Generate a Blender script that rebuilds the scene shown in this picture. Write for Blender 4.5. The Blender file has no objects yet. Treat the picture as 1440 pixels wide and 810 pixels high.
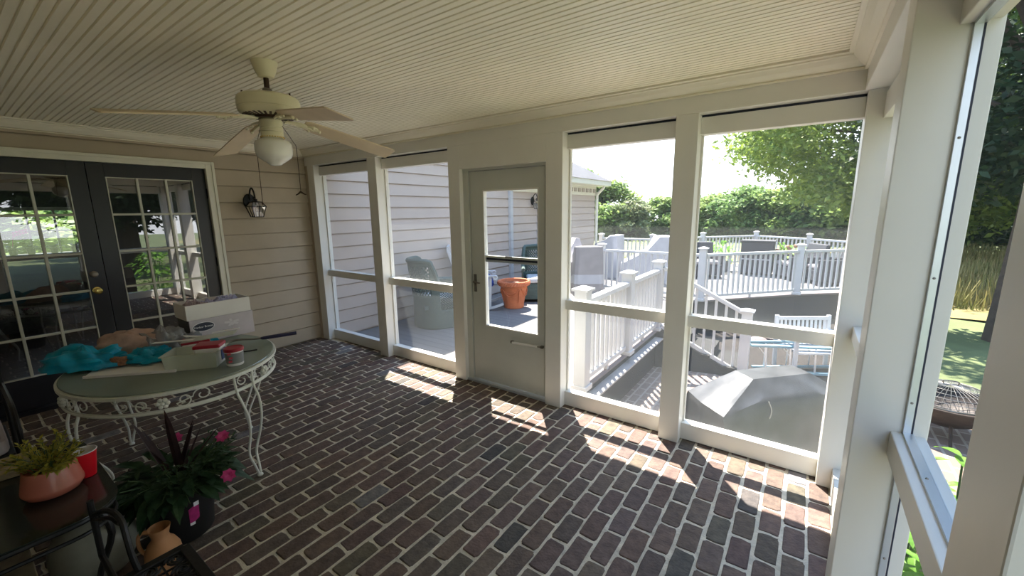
import bpy, math, random
import numpy as np
from mathutils import Vector, Matrix, noise as mnoise
random.seed(7)
RNG = np.random.default_rng(11)
sc = bpy.context.scene
COL = sc.collection
PI = math.pi

# ---------------------------------------------------------------- materials
def nodes_of(name):
    m = bpy.data.materials.new(name)
    m.use_nodes = True
    nt = m.node_tree
    for n in list(nt.nodes):
        nt.nodes.remove(n)
    out = nt.nodes.new('ShaderNodeOutputMaterial')
    return m, nt, out

def mat(name, col, rough=0.5, metal=0.0, var=0.08, scale=6.0, bump=0.0, bscale=60.0, spec=0.5, coord='Object'):
    """principled paint with a little noise in tone and relief"""
    m, nt, out = nodes_of(name)
    b = nt.nodes.new('ShaderNodeBsdfPrincipled')
    nt.links.new(b.outputs[0], out.inputs[0])
    b.inputs['Roughness'].default_value = rough
    b.inputs['Metallic'].default_value = metal
    b.inputs['Specular IOR Level'].default_value = spec
    tc = nt.nodes.new('ShaderNodeTexCoord')
    nz = nt.nodes.new('ShaderNodeTexNoise')
    nz.inputs['Scale'].default_value = scale
    nz.inputs['Detail'].default_value = 5
    nt.links.new(tc.outputs[coord], nz.inputs['Vector'])
    rp = nt.nodes.new('ShaderNodeValToRGB')
    rp.color_ramp.elements[0].position = 0.3
    rp.color_ramp.elements[1].position = 0.7
    rp.color_ramp.elements[0].color = tuple(max(0, c * (1 - var)) for c in col) + (1,)
    rp.color_ramp.elements[1].color = tuple(min(1, c * (1 + var)) for c in col) + (1,)
    nt.links.new(nz.outputs['Fac'], rp.inputs[0])
    nt.links.new(rp.outputs[0], b.inputs['Base Color'])
    if bump > 0:
        n2 = nt.nodes.new('ShaderNodeTexNoise')
        n2.inputs['Scale'].default_value = bscale
        n2.inputs['Detail'].default_value = 6
        nt.links.new(tc.outputs[coord], n2.inputs['Vector'])
        bp = nt.nodes.new('ShaderNodeBump')
        bp.inputs['Strength'].default_value = bump
        bp.inputs['Distance'].default_value = 0.01
        nt.links.new(n2.outputs['Fac'], bp.inputs['Height'])
        nt.links.new(bp.outputs[0], b.inputs['Normal'])
    return m

def mat_brick_attr():
    """pavers: a tone stored for every brick, with stains and a rough face"""
    m, nt, out = nodes_of('old_brick')
    b = nt.nodes.new('ShaderNodeBsdfPrincipled')
    nt.links.new(b.outputs[0], out.inputs[0])
    b.inputs['Roughness'].default_value = 0.72
    b.inputs['Specular IOR Level'].default_value = 0.35
    at = nt.nodes.new('ShaderNodeAttribute'); at.attribute_name = 'tone'
    tc = nt.nodes.new('ShaderNodeTexCoord')
    nz = nt.nodes.new('ShaderNodeTexNoise'); nz.inputs['Scale'].default_value = 22; nz.inputs['Detail'].default_value = 8
    nt.links.new(tc.outputs['Object'], nz.inputs['Vector'])
    rp = nt.nodes.new('ShaderNodeValToRGB')
    rp.color_ramp.elements[0].position = 0.3; rp.color_ramp.elements[0].color = (0.62, 0.62, 0.66, 1)
    rp.color_ramp.elements[1].position = 0.72; rp.color_ramp.elements[1].color = (1.25, 1.22, 1.2, 1)
    nt.links.new(nz.outputs['Fac'], rp.inputs[0])
    mx = nt.nodes.new('ShaderNodeMix'); mx.data_type = 'RGBA'; mx.blend_type = 'MULTIPLY'; mx.inputs[0].default_value = 1
    nt.links.new(at.outputs['Color'], mx.inputs[6]); nt.links.new(rp.outputs[0], mx.inputs[7])
    nt.links.new(mx.outputs[2], b.inputs['Base Color'])
    n2 = nt.nodes.new('ShaderNodeTexNoise'); n2.inputs['Scale'].default_value = 70; n2.inputs['Detail'].default_value = 6
    nt.links.new(tc.outputs['Object'], n2.inputs['Vector'])
    bp = nt.nodes.new('ShaderNodeBump'); bp.inputs['Strength'].default_value = 0.5; bp.inputs['Distance'].default_value = 0.01
    nt.links.new(n2.outputs['Fac'], bp.inputs['Height']); nt.links.new(bp.outputs[0], b.inputs['Normal'])
    return m

def mat_brick_tex(name, c1, c2, mortar, bw=0.215, bh=0.105, ms=0.012, rot=0.0, vertical=False):
    m, nt, out = nodes_of(name)
    b = nt.nodes.new('ShaderNodeBsdfPrincipled'); b.inputs['Roughness'].default_value = 0.85
    nt.links.new(b.outputs[0], out.inputs[0])
    tc = nt.nodes.new('ShaderNodeTexCoord'); mp = nt.nodes.new('ShaderNodeMapping')
    nt.links.new(tc.outputs['Object'], mp.inputs[0])
    mp.inputs['Rotation'].default_value = (PI / 2, 0, rot) if vertical else (0, 0, rot)
    br = nt.nodes.new('ShaderNodeTexBrick')
    nt.links.new(mp.outputs[0], br.inputs['Vector'])
    br.inputs['Scale'].default_value = 1.0
    br.inputs['Brick Width'].default_value = bw; br.inputs['Row Height'].default_value = bh
    br.inputs['Mortar Size'].default_value = ms
    br.inputs['Color1'].default_value = c1 + (1,); br.inputs['Color2'].default_value = c2 + (1,); br.inputs['Mortar'].default_value = mortar + (1,)
    nt.links.new(br.outputs['Color'], b.inputs['Base Color'])
    bp = nt.nodes.new('ShaderNodeBump'); bp.inputs['Strength'].default_value = 0.6; bp.inputs['Distance'].default_value = 0.006; bp.invert = True
    nt.links.new(br.outputs['Fac'], bp.inputs['Height']); nt.links.new(bp.outputs[0], b.inputs['Normal'])
    return m

def mat_clear(name, tint=(1, 1, 1), refl=0.08, rough=0.0, body=0.0, bodycol=(0.8, 0.85, 0.82), spread=None):
    """thin glass or plastic film: lets light straight through, mirrors by angle, with an optional milky body"""
    m, nt, out = nodes_of(name)
    tr = nt.nodes.new('ShaderNodeBsdfTransparent'); tr.inputs[0].default_value = tint + (1,)
    gl = nt.nodes.new('ShaderNodeBsdfGlossy'); gl.inputs['Roughness'].default_value = rough
    lw = nt.nodes.new('ShaderNodeFresnel'); lw.inputs['IOR'].default_value = 1.5
    mth = nt.nodes.new('ShaderNodeMath'); mth.operation = 'MULTIPLY_ADD'
    mth.inputs[1].default_value = 1.0; mth.inputs[2].default_value = refl - 0.04; mth.use_clamp = True
    nt.links.new(lw.outputs[0], mth.inputs[0])
    mx = nt.nodes.new('ShaderNodeMixShader')
    nt.links.new(mth.outputs[0], mx.inputs[0]); nt.links.new(tr.outputs[0], mx.inputs[1]); nt.links.new(gl.outputs[0], mx.inputs[2])
    last = mx
    if body > 0:
        df = nt.nodes.new('ShaderNodeBsdfDiffuse'); df.inputs[0].default_value = bodycol + (1,)
        tl = nt.nodes.new('ShaderNodeBsdfTranslucent'); tl.inputs[0].default_value = bodycol + (1,)
        md = nt.nodes.new('ShaderNodeMixShader'); md.inputs[0].default_value = 0.5 if spread is None else spread
        nt.links.new(df.outputs[0], md.inputs[1]); nt.links.new(tl.outputs[0], md.inputs[2])
        m2 = nt.nodes.new('ShaderNodeMixShader'); m2.inputs[0].default_value = body
        nt.links.new(mx.outputs[0], m2.inputs[1]); nt.links.new(md.outputs[0], m2.inputs[2])
        last = m2
    nt.links.new(last.outputs[0], out.inputs[0])
    return m

def mat_screen(name, cover, col):
    """insect screen: open weave of fine threads, too fine to draw one by one"""
    m, nt, out = nodes_of(name)
    tr = nt.nodes.new('ShaderNodeBsdfTransparent')
    df = nt.nodes.new('ShaderNodeBsdfDiffuse'); df.inputs[0].default_value = col + (1,)
    tl = nt.nodes.new('ShaderNodeBsdfTranslucent'); tl.inputs[0].default_value = col + (1,)
    md = nt.nodes.new('ShaderNodeMixShader'); md.inputs[0].default_value = 0.35
    nt.links.new(df.outputs[0], md.inputs[1]); nt.links.new(tl.outputs[0], md.inputs[2])
    mx = nt.nodes.new('ShaderNodeMixShader'); mx.inputs[0].default_value = cover
    nt.links.new(tr.outputs[0], mx.inputs[1]); nt.links.new(md.outputs[0], mx.inputs[2])
    nt.links.new(mx.outputs[0], out.inputs[0])
    return m

def mat_leaf(name, c1, c2, trans=0.35, scale=0.8, rough=0.5):
    m, nt, out = nodes_of(name)
    tc = nt.nodes.new('ShaderNodeTexCoord')
    nz = nt.nodes.new('ShaderNodeTexNoise'); nz.inputs['Scale'].default_value = scale; nz.inputs['Detail'].default_value = 6; nz.inputs['Roughness'].default_value = 0.7
    nt.links.new(tc.outputs['Object'], nz.inputs['Vector'])
    rp = nt.nodes.new('ShaderNodeValToRGB')
    rp.color_ramp.elements[0].position = 0.35; rp.color_ramp.elements[0].color = c1 + (1,)
    rp.color_ramp.elements[1].position = 0.65; rp.color_ramp.elements[1].color = c2 + (1,)
    nt.links.new(nz.outputs['Fac'], rp.inputs[0])
    b = nt.nodes.new('ShaderNodeBsdfPrincipled'); b.inputs['Roughness'].default_value = rough; b.inputs['Specular IOR Level'].default_value = 0.3
    nt.links.new(rp.outputs[0], b.inputs['Base Color'])
    tl = nt.nodes.new('ShaderNodeBsdfTranslucent'); nt.links.new(rp.outputs[0], tl.inputs[0])
    mx = nt.nodes.new('ShaderNodeMixShader'); mx.inputs[0].default_value = trans
    nt.links.new(b.outputs[0], mx.inputs[1]); nt.links.new(tl.outputs[0], mx.inputs[2])
    nt.links.new(mx.outputs[0], out.inputs[0])
    return m

def mat_boards(name, c1, c2, gap, width=0.14, axis=1):
    """deck boards: stripes across one axis with a tone for each board"""
    m, nt, out = nodes_of(name)
    b = nt.nodes.new('ShaderNodeBsdfPrincipled'); b.inputs['Roughness'].default_value = 0.7
    nt.links.new(b.outputs[0], out.inputs[0])
    tc = nt.nodes.new('ShaderNodeTexCoord'); mp = nt.nodes.new('ShaderNodeMapping')
    nt.links.new(tc.outputs['Object'], mp.inputs[0])
    if axis == 0:
        mp.inputs['Rotation'].default_value = (0, 0, PI / 2)
    br = nt.nodes.new('ShaderNodeTexBrick'); nt.links.new(mp.outputs[0], br.inputs['Vector'])
    br.inputs['Scale'].default_value = 1; br.inputs['Brick Width'].default_value = 4.8; br.inputs['Row Height'].default_value = width; br.inputs['Mortar Size'].default_value = 0.004
    br.inputs['Color1'].default_value = c1 + (1,); br.inputs['Color2'].default_value = c2 + (1,); br.inputs['Mortar'].default_value = gap + (1,)
    nt.links.new(br.outputs['Color'], b.inputs['Base Color'])
    return m

M = {}
M['white'] = mat('white_trim_paint', (0.76, 0.745, 0.69), 0.42, var=0.03, scale=3, bump=0.03, bscale=40)
M['ceil'] = mat('ceiling_paint', (0.88, 0.835, 0.68), 0.45, var=0.05, scale=2)
M['crown'] = mat('crown_paint', (0.84, 0.79, 0.65), 0.42, var=0.03, scale=2)
M['siding'] = mat('tan_siding', (0.44, 0.37, 0.275), 0.6, var=0.05, scale=4, bump=0.05, bscale=30)
M['siding_out'] = mat('tan_siding_outdoors', (0.47, 0.39, 0.335), 0.6, var=0.04, scale=4, bump=0.05, bscale=30)
M['casing'] = mat('cream_casing', (0.72, 0.70, 0.58), 0.4, var=0.03)
M['blackdoor'] = mat('black_door_paint', (0.012, 0.012, 0.018), 0.32, var=0.1)
M['muntin'] = mat('muntin_paint', (0.55, 0.55, 0.46), 0.4, var=0.03)
M['graydoor'] = mat('storm_door_paint', (0.56, 0.57, 0.52), 0.4, var=0.03)
M['alu'] = mat('aluminium', (0.62, 0.66, 0.70), 0.35, metal=0.6, var=0.04)
M['silver'] = mat('bright_steel', (0.75, 0.76, 0.78), 0.22, metal=1.0, var=0.05)
M['gasket'] = mat('dark_spline', (0.02, 0.025, 0.05), 0.6)
M['brass'] = mat('brass', (0.75, 0.55, 0.18), 0.25, metal=1.0)
M['pewter'] = mat('pewter', (0.22, 0.20, 0.17), 0.35, metal=0.8)
M['blackiron'] = mat('black_iron', (0.012, 0.012, 0.013), 0.4, metal=0.3, bump=0.1)
M['brick'] = mat_brick_attr()
M['mortar'] = mat('mortar', (0.62, 0.56, 0.45), 0.9, var=0.25, scale=14, bump=0.6, bscale=90)
M['patiobrick'] = mat_brick_tex('patio_brick', (0.18, 0.125, 0.10), (0.23, 0.16, 0.125), (0.34, 0.28, 0.23), rot=PI / 2)
M['mulch'] = mat('dark_mulch', (0.018, 0.013, 0.010), 0.95, var=0.6, scale=18, bump=0.9, bscale=40)
M['glass'] = mat_clear('clear_glass', (0.97, 0.98, 0.97), 0.05)
M['doorglass'] = mat_clear('house_glass', (0.72, 0.75, 0.74), 0.24)
M['tableglass'] = mat_clear('table_glass', (0.62, 0.70, 0.64), 0.10, body=0.5, bodycol=(0.48, 0.54, 0.47), spread=0.25)
M['screen'] = mat_screen('insect_screen', 0.12, (0.62, 0.66, 0.68))
M['screen_side'] = mat_screen('insect_screen_side', 0.22, (0.10, 0.12, 0.13))
M['fan'] = mat('fan_cream', (0.72, 0.68, 0.48), 0.4, var=0.05)
M['blade'] = mat('fan_blade', (0.68, 0.56, 0.38), 0.45, var=0.06, scale=10)
M['bronze'] = mat('dark_bronze', (0.06, 0.035, 0.022), 0.4, metal=0.5)
M['milk'] = mat('milk_glass', (0.80, 0.80, 0.74), 0.12, var=0.04, scale=8)
M['iron_white'] = mat('white_iron', (0.72, 0.73, 0.66), 0.4, var=0.08, bump=0.1)
M['cardwhite'] = mat('white_card', (0.80, 0.78, 0.76), 0.7, var=0.03)
M['lilac'] = mat('lilac_card', (0.52, 0.48, 0.52), 0.5, var=0.14, scale=5)
M['lilacpale'] = mat('pale_lilac_print', (0.66, 0.63, 0.66), 0.5, var=0.05)
M['darkcard'] = mat('dark_card', (0.10, 0.09, 0.09), 0.6)
M['navy'] = mat('navy_print', (0.012, 0.016, 0.045), 0.45)
M['printwhite'] = mat('print_white', (0.85, 0.85, 0.87), 0.5)
M['tissue'] = mat('tissue_paper', (0.42, 0.42, 0.62), 0.8, var=0.1, scale=20)
M['tissuepink'] = mat('pink_tissue', (0.42, 0.33, 0.36), 0.8, var=0.1, scale=20)
M['teal'] = mat('turquoise_plastic', (0.0, 0.30, 0.48), 0.35, var=0.2, scale=12)
M['bundle'] = mat('pink_beige_cloth', (0.52, 0.36, 0.30), 0.6, var=0.15, scale=18, bump=0.2)
M['film'] = mat_clear('plastic_film', (0.93, 0.95, 0.97), 0.12, rough=0.15, body=0.35, bodycol=(0.75, 0.76, 0.80))
M['tubplastic'] = mat_clear('frosted_tub', (0.85, 0.90, 0.82), 0.07, rough=0.2, body=0.5, bodycol=(0.92, 0.93, 0.85))
M['red'] = mat('red_plastic', (0.33, 0.010, 0.028), 0.35, var=0.08)
M['cupred'] = mat('red_cup_plastic', (0.62, 0.008, 0.02), 0.3, var=0.05)
M['grayprint'] = mat('gray_label', (0.20, 0.21, 0.22), 0.5)
M['blueprint'] = mat('blue_label', (0.03, 0.06, 0.22), 0.5)
M['yellowprint'] = mat('yellow_label', (0.55, 0.42, 0.10), 0.5)
M['handle'] = mat('navy_handle', (0.012, 0.012, 0.05), 0.4)
M['rust'] = mat('rust_floral', (0.28, 0.13, 0.07), 0.6, var=0.6, scale=60)
M['terra'] = mat('glazed_terracotta', (0.42, 0.13, 0.09), 0.22, var=0.12, scale=8)
M['terraraw'] = mat('terracotta', (0.52, 0.155, 0.065), 0.8, var=0.18, scale=7, bump=0.3, bscale=30)
M['clay'] = mat('clay_pitcher', (0.50, 0.25, 0.11), 0.7, var=0.1, scale=8)
M['jug'] = mat('gray_green_jug', (0.25, 0.25, 0.20), 0.35, var=0.15, scale=10)
M['soil'] = mat('potting_soil', (0.02, 0.014, 0.01), 0.95, var=0.3, scale=40, bump=0.8)
M['blackpot'] = mat('black_nursery_pot', (0.010, 0.010, 0.011), 0.5)
M['magenta'] = mat('magenta_tag', (0.40, 0.02, 0.16), 0.5, var=0.3, scale=40)
M['leafdark'] = mat_leaf('dark_leaf', (0.018, 0.045, 0.02), (0.05, 0.10, 0.045), 0.25, 14)
M['leafyellow'] = mat_leaf('yellow_green_leaf', (0.20, 0.20, 0.025), (0.45, 0.38, 0.06), 0.3, 25)
M['cordy'] = mat_leaf('burgundy_leaf', (0.02, 0.010, 0.012), (0.05, 0.025, 0.025), 0.15, 14)
M['pinkflower'] = mat_leaf('pink_petal', (0.62, 0.05, 0.22), (0.80, 0.12, 0.36), 0.35, 30)
M['stem'] = mat_leaf('green_stem', (0.05, 0.09, 0.03), (0.08, 0.13, 0.05), 0.1, 20)
M['sideglass'] = mat('dark_glass_top', (0.022, 0.026, 0.024), 0.12, var=0.3, scale=3)
M['plank'] = mat('weathered_plank', (0.28, 0.22, 0.13), 0.7, var=0.4, scale=14)
M['cushion'] = mat('pale_cushion', (0.42, 0.38, 0.38), 0.8, var=0.06)
M['deck'] = mat_boards('deck_boards', (0.145, 0.130, 0.122), (0.170, 0.153, 0.145), (0.06, 0.055, 0.05))
M['deckedge'] = mat('deck_border', (0.165, 0.13, 0.125), 0.7, var=0.06)
M['ledge'] = mat('gray_ledge', (0.34, 0.32, 0.31), 0.8, var=0.1)
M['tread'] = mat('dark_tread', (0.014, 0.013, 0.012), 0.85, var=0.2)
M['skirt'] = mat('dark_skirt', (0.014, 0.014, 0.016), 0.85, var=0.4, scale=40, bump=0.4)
M['vinyl'] = mat('white_vinyl', (0.47, 0.47, 0.475), 0.4, var=0.02)
M['whitewood'] = mat('white_painted_wood', (0.47, 0.47, 0.48), 0.5, var=0.03)
M['wicker'] = mat('green_wicker', (0.055, 0.085, 0.075), 0.6, var=0.25, scale=60, bump=0.5, bscale=120)
M['darkwicker'] = mat('dark_gray_wicker', (0.035, 0.035, 0.042), 0.7, var=0.3, scale=60, bump=0.5, bscale=120)
M['blue'] = mat('blue_cloth', (0.015, 0.04, 0.20), 0.8, var=0.2, scale=20)
M['cover'] = mat('gray_vinyl_cover', (0.21, 0.19, 0.195), 0.5, var=0.12, scale=8)
M['coverlight'] = mat('pale_cover_band', (0.36, 0.36, 0.385), 0.5, var=0.08, scale=8)
M['grillcover'] = mat('black_grill_cover', (0.040, 0.040, 0.042), 0.40, var=0.35, scale=9, bump=0.15, bscale=14)
M['grillworn'] = mat('worn_cover_underside', (0.36, 0.34, 0.31), 0.8, var=0.1)
M['ladder'] = mat('blue_fibreglass', (0.16, 0.27, 0.32), 0.45, var=0.1)
M['shingle'] = mat_brick_tex('roof_shingle', (0.062, 0.062, 0.07), (0.08, 0.08, 0.088), (0.035, 0.035, 0.04), 0.3, 0.14, 0.006, rot=PI / 2)
M['dentil'] = mat('tan_dentil', (0.40, 0.35, 0.29), 0.6)
M['lawn'] = mat('lawn_grass', (0.105, 0.130, 0.05), 0.9, var=0.35, scale=0.9, bump=0.6, bscale=30)
M['meadow'] = mat('dry_meadow', (0.24, 0.20, 0.075), 0.9, var=0.35, scale=0.5, bump=0.6, bscale=20)
M['meadowblade'] = mat_leaf('meadow_blade', (0.13, 0.17, 0.045), (0.42, 0.33, 0.15), 0.3, 0.7)
M['bark'] = mat('bark', (0.07, 0.05, 0.035), 0.9, var=0.3, scale=12, bump=0.8)
M['treeleaf'] = mat_leaf('tree_leaf', (0.055, 0.12, 0.022), (0.29, 0.37, 0.075), 0.5, 1.6)
M['farleaf'] = mat_leaf('far_tree_leaf', (0.10, 0.185, 0.06), (0.22, 0.31, 0.10), 0.5, 0.6)
M['farleaf_b'] = mat_leaf('far_tree_leaf_light', (0.14, 0.23, 0.06), (0.29, 0.36, 0.11), 0.5, 0.6)
M['farleaf_c'] = mat_leaf('far_tree_leaf_brown', (0.14, 0.18, 0.08), (0.25, 0.27, 0.13), 0.45, 0.6)
M['brightleaf'] = mat_leaf('bright_leaf', (0.10, 0.24, 0.03), (0.20, 0.36, 0.06), 0.4, 6)
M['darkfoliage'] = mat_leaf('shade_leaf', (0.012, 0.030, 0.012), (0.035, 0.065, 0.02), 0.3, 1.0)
M['firebowl'] = mat('rusty_bowl', (0.035, 0.025, 0.02), 0.55, metal=0.3, var=0.4, scale=14, bump=0.3)
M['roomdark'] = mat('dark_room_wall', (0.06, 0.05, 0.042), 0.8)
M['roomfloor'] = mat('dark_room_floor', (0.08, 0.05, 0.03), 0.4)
M['table_dark'] = mat('dark_wood', (0.05, 0.03, 0.02), 0.35)
M['lamp_glass'] = mat_clear('lantern_glass', (0.9, 0.92, 0.93), 0.12)

# ---------------------------------------------------------------- mesh helpers
class MB:
    def __init__(s):
        s.v = []; s.f = []; s.mi = []; s.cur = 0
    def add(s, vs, fs):
        o = len(s.v)
        s.v += [tuple(map(float, v)) for v in vs]
        s.f += [tuple(i + o for i in f) for f in fs]
        s.mi += [s.cur] * len(fs)
        return s
    def box(s, x0, x1, y0, y1, z0, z1):
        if x0 > x1: x0, x1 = x1, x0
        if y0 > y1: y0, y1 = y1, y0
        if z0 > z1: z0, z1 = z1, z0
        return s.add([(x0, y0, z0), (x1, y0, z0), (x1, y1, z0), (x0, y1, z0), (x0, y0, z1), (x1, y0, z1), (x1, y1, z1), (x0, y1, z1)],
                     [(0, 3, 2, 1), (4, 5, 6, 7), (0, 1, 5, 4), (1, 2, 6, 5), (2, 3, 7, 6), (3, 0, 4, 7)])
    def hexa(s, b4, t4):
        return s.add(list(b4) + list(t4), [(0, 3, 2, 1), (4, 5, 6, 7), (0, 1, 5, 4), (1, 2, 6, 5), (2, 3, 7, 6), (3, 0, 4, 7)])
    def bar(s, a, b, w, h, up=(0, 0, 1)):
        a, b = Vector(a), Vector(b); d = (b - a).normalized(); up = Vector(up)
        r = d.cross(up)
        if r.length < 1e-4: r = d.cross(Vector((1, 0, 0)))
        r.normalize(); u = r.cross(d)
        r = r * w / 2; u = u * h / 2
        return s.hexa([a - r - u, b - r - u, b + r - u, a + r - u], [a - r + u, b - r + u, b + r + u, a + r + u])
    def tube(s, path, r, seg=8, closed=False, caps=True):
        P_ = [Vector(p) for p in path]; n = len(P_)
        rs = list(r) if isinstance(r, (list, tuple)) else [r] * n
        if not closed and 4 <= n <= 9:      # round the bends
            Q = []; R_ = []
            for i in range(n - 1):
                p0, p1, p2, p3 = P_[max(i - 1, 0)], P_[i], P_[i + 1], P_[min(i + 2, n - 1)]
                for k in range(4):
                    u = k / 4; u2 = u * u; u3 = u2 * u
                    Q.append((p1 * 2 + (p2 - p0) * u + (p0 * 2 - p1 * 5 + p2 * 4 - p3) * u2 + (p1 * 3 - p0 - p2 * 3 + p3) * u3) * .5); R_.append(rs[i] + (rs[i + 1] - rs[i]) * u)
            Q.append(P_[-1]); R_.append(rs[-1]); P_, rs, n = Q, R_, len(Q)
        vs = []; fs = []
        prev = None
        for i in range(n):
            if closed: t = P_[(i + 1) % n] - P_[i - 1]
            else: t = P_[min(i + 1, n - 1)] - P_[max(i - 1, 0)]
            if t.length < 1e-9: t = Vector((0, 0, 1))
            t.normalize()
            if prev is None:
                a = t.cross(Vector((0, 0, 1)))
                if a.length < 0.1: a = t.cross(Vector((1, 0, 0)))
            else:
                a = prev - t * prev.dot(t)
            a.normalize(); prev = a; b = t.cross(a)
            for k in range(seg):
                q = 2 * PI * k / seg
                vs.append(P_[i] + (a * math.cos(q) + b * math.sin(q)) * rs[i])
        m = n if closed else n - 1
        for i in range(m):
            j = (i + 1) % n
            for k in range(seg):
                k2 = (k + 1) % seg
                fs.append((i * seg + k, i * seg + k2, j * seg + k2, j * seg + k))
        if not closed and caps:
            fs.append(tuple(range(seg - 1, -1, -1))); fs.append(tuple((n - 1) * seg + k for k in range(seg)))
        return s.add(vs, fs)
    def lathe(s, prof, c=(0, 0, 0), seg=32, sx=1, sy=1, cap0=True, cap1=True):
        vs = []; fs = []; n = len(prof)
        for (r, z) in prof:
            for k in range(seg):
                q = 2 * PI * k / seg
                vs.append((c[0] + r * math.cos(q) * sx, c[1] + r * math.sin(q) * sy, c[2] + z))
        for i in range(n - 1):
            for k in range(seg):
                k2 = (k + 1) % seg
                fs.append((i * seg + k, i * seg + k2, (i + 1) * seg + k2, (i + 1) * seg + k))
        if cap0 and prof[0][0] > 1e-4: fs.append(tuple(range(seg - 1, -1, -1)))
        if cap1 and prof[-1][0] > 1e-4: fs.append(tuple((n - 1) * seg + k for k in range(seg)))
        return s.add(vs, fs)
    def prism(s, poly, z0, z1):
        n = len(poly)
        vs = [(x, y, z0) for x, y in poly] + [(x, y, z1) for x, y in poly]
        fs = [tuple(range(n - 1, -1, -1)), tuple(range(n, 2 * n))] + [(i, (i + 1) % n, n + (i + 1) % n, n + i) for i in range(n)]
        return s.add(vs, fs)
    def sphere(s, c, r, seg=12, rings=8, sx=1, sy=1, sz=1):
        prof = [(max(1e-5, r * math.sin(PI * i / rings)), -r * math.cos(PI * i / rings) * sz) for i in range(rings + 1)]
        return s.lathe(prof, c, seg, sx, sy, False, False)
    def quad(s, a, b, c, d):
        return s.add([a, b, c, d], [(0, 1, 2, 3)])
    def leaf(s, base, d, L, W, droop=0.3, up=(0, 0, 1), n=4, fold=0.15):
        """a pointed leaf blade: two strips about a midrib, bending down along its length"""
        base = Vector(base); d = Vector(d).normalized(); upv = Vector(up)
        side = d.cross(upv)
        if side.length < 1e-3: side = d.cross(Vector((1, 0, 0)))
        side.normalize(); nrm = side.cross(d)
        vs = []; fs = []
        for i in range(n + 1):
            t = i / n
            w = W * (math.sin(PI * min(1, t * 0.92 + 0.06)) ** 0.8) * 0.5 if i < n else 0.0005
            c = base + d * (L * t) + Vector((0, 0, -droop * L * t * t))
            vs += [c - side * w + nrm * (fold * w), c, c + side * w + nrm * (fold * w)]
        for i in range(n):
            a = i * 3
            fs += [(a, a + 1, a + 4, a + 3), (a + 1, a + 2, a + 5, a + 4)]
        return s.add(vs, fs)
    def build(s, name, material, parent=None, loc=None, smooth=False, bevel=0.0, angle=35, tone=None):
        me = bpy.data.meshes.new(name)
        off = Vector((0, 0, 0))
        root = parent
        while root is not None:
            off = off + root.location; root = root.parent
        if loc is not None and parent is None: off = Vector(loc)
        me.from_pydata([(x - off.x, y - off.y, z - off.z) for x, y, z in s.v], [], s.f)
        mats = material if isinstance(material, (list, tuple)) else [material]
        for m_ in mats: me.materials.append(m_)
        if len(mats) > 1:
            me.polygons.foreach_set('material_index', s.mi)
        if smooth:
            me.polygons.foreach_set('use_smooth', [True] * len(me.polygons))
            me.update()
            me.set_sharp_from_angle(angle=math.radians(angle))
        me.update()
        o = bpy.data.objects.new(name, me); COL.objects.link(o)
        if parent is not None: o.parent = parent
        elif loc is not None: o.location = off
        if bevel > 0:
            md = o.modifiers.new('bevel', 'BEVEL'); md.width = bevel; md.segments = 2; md.limit_method = 'ANGLE'; md.angle_limit = math.radians(40)
        return o

def raw_mesh(name, V, F, material, parent=None, smooth=False):
    """many quads from arrays"""
    me = bpy.data.meshes.new(name)
    V = np.asarray(V, dtype=np.float32).copy(); F = np.asarray(F, dtype=np.int32)
    off = Vector((0, 0, 0)); r = parent
    while r is not None:
        off = off + r.location; r = r.parent
    V -= np.array(off, dtype=np.float32)
    k = F.shape[1]
    me.vertices.add(len(V)); me.vertices.foreach_set('co', V.ravel())
    me.loops.add(F.size); me.loops.foreach_set('vertex_index', F.ravel())
    me.polygons.add(len(F)); me.polygons.foreach_set('loop_start', np.arange(0, F.size, k, dtype=np.int32))
    me.polygons.foreach_set('loop_total', np.full(len(F), k, dtype=np.int32))
    me.materials.append(material); me.update(calc_edges=True); me.validate()
    o = bpy.data.objects.new(name, me); COL.objects.link(o)
    if parent is not None: o.parent = parent
    return o

def tag(o, label=None, cat=None, group=None, kind=None):
    if label: o['label'] = label
    if cat: o['category'] = cat
    if group: o['group'] = group
    if kind: o['kind'] = kind
    return o
def thing(name, label, cat, loc, group=None, kind=None):
    e = bpy.data.objects.new(name, None); COL.objects.link(e); e.location = loc; e.empty_display_size = 0.1
    return tag(e, label, cat, group, kind)
def struct(name, mb, m, label, cat=None, bevel=0.0, smooth=False):
    o = mb.build(name, m, bevel=bevel, smooth=smooth)
    return tag(o, label, None, None, 'structure')
def dup(root, loc, rotz=None, label=None, group=None, scale=None):
    c = root.copy(); COL.objects.link(c); c.location = loc
    if rotz is not None: c.rotation_euler = (0, 0, rotz)
    if scale is not None: c.scale = (scale,) * 3 if not isinstance(scale, tuple) else scale
    if label: c['label'] = label
    if group: c['group'] = group
    for ch in list(root.children):
        d = ch.copy(); COL.objects.link(d); d.parent = c
        for g in list(ch.children):
            k = g.copy(); COL.objects.link(k); k.parent = d
    return c

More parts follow.
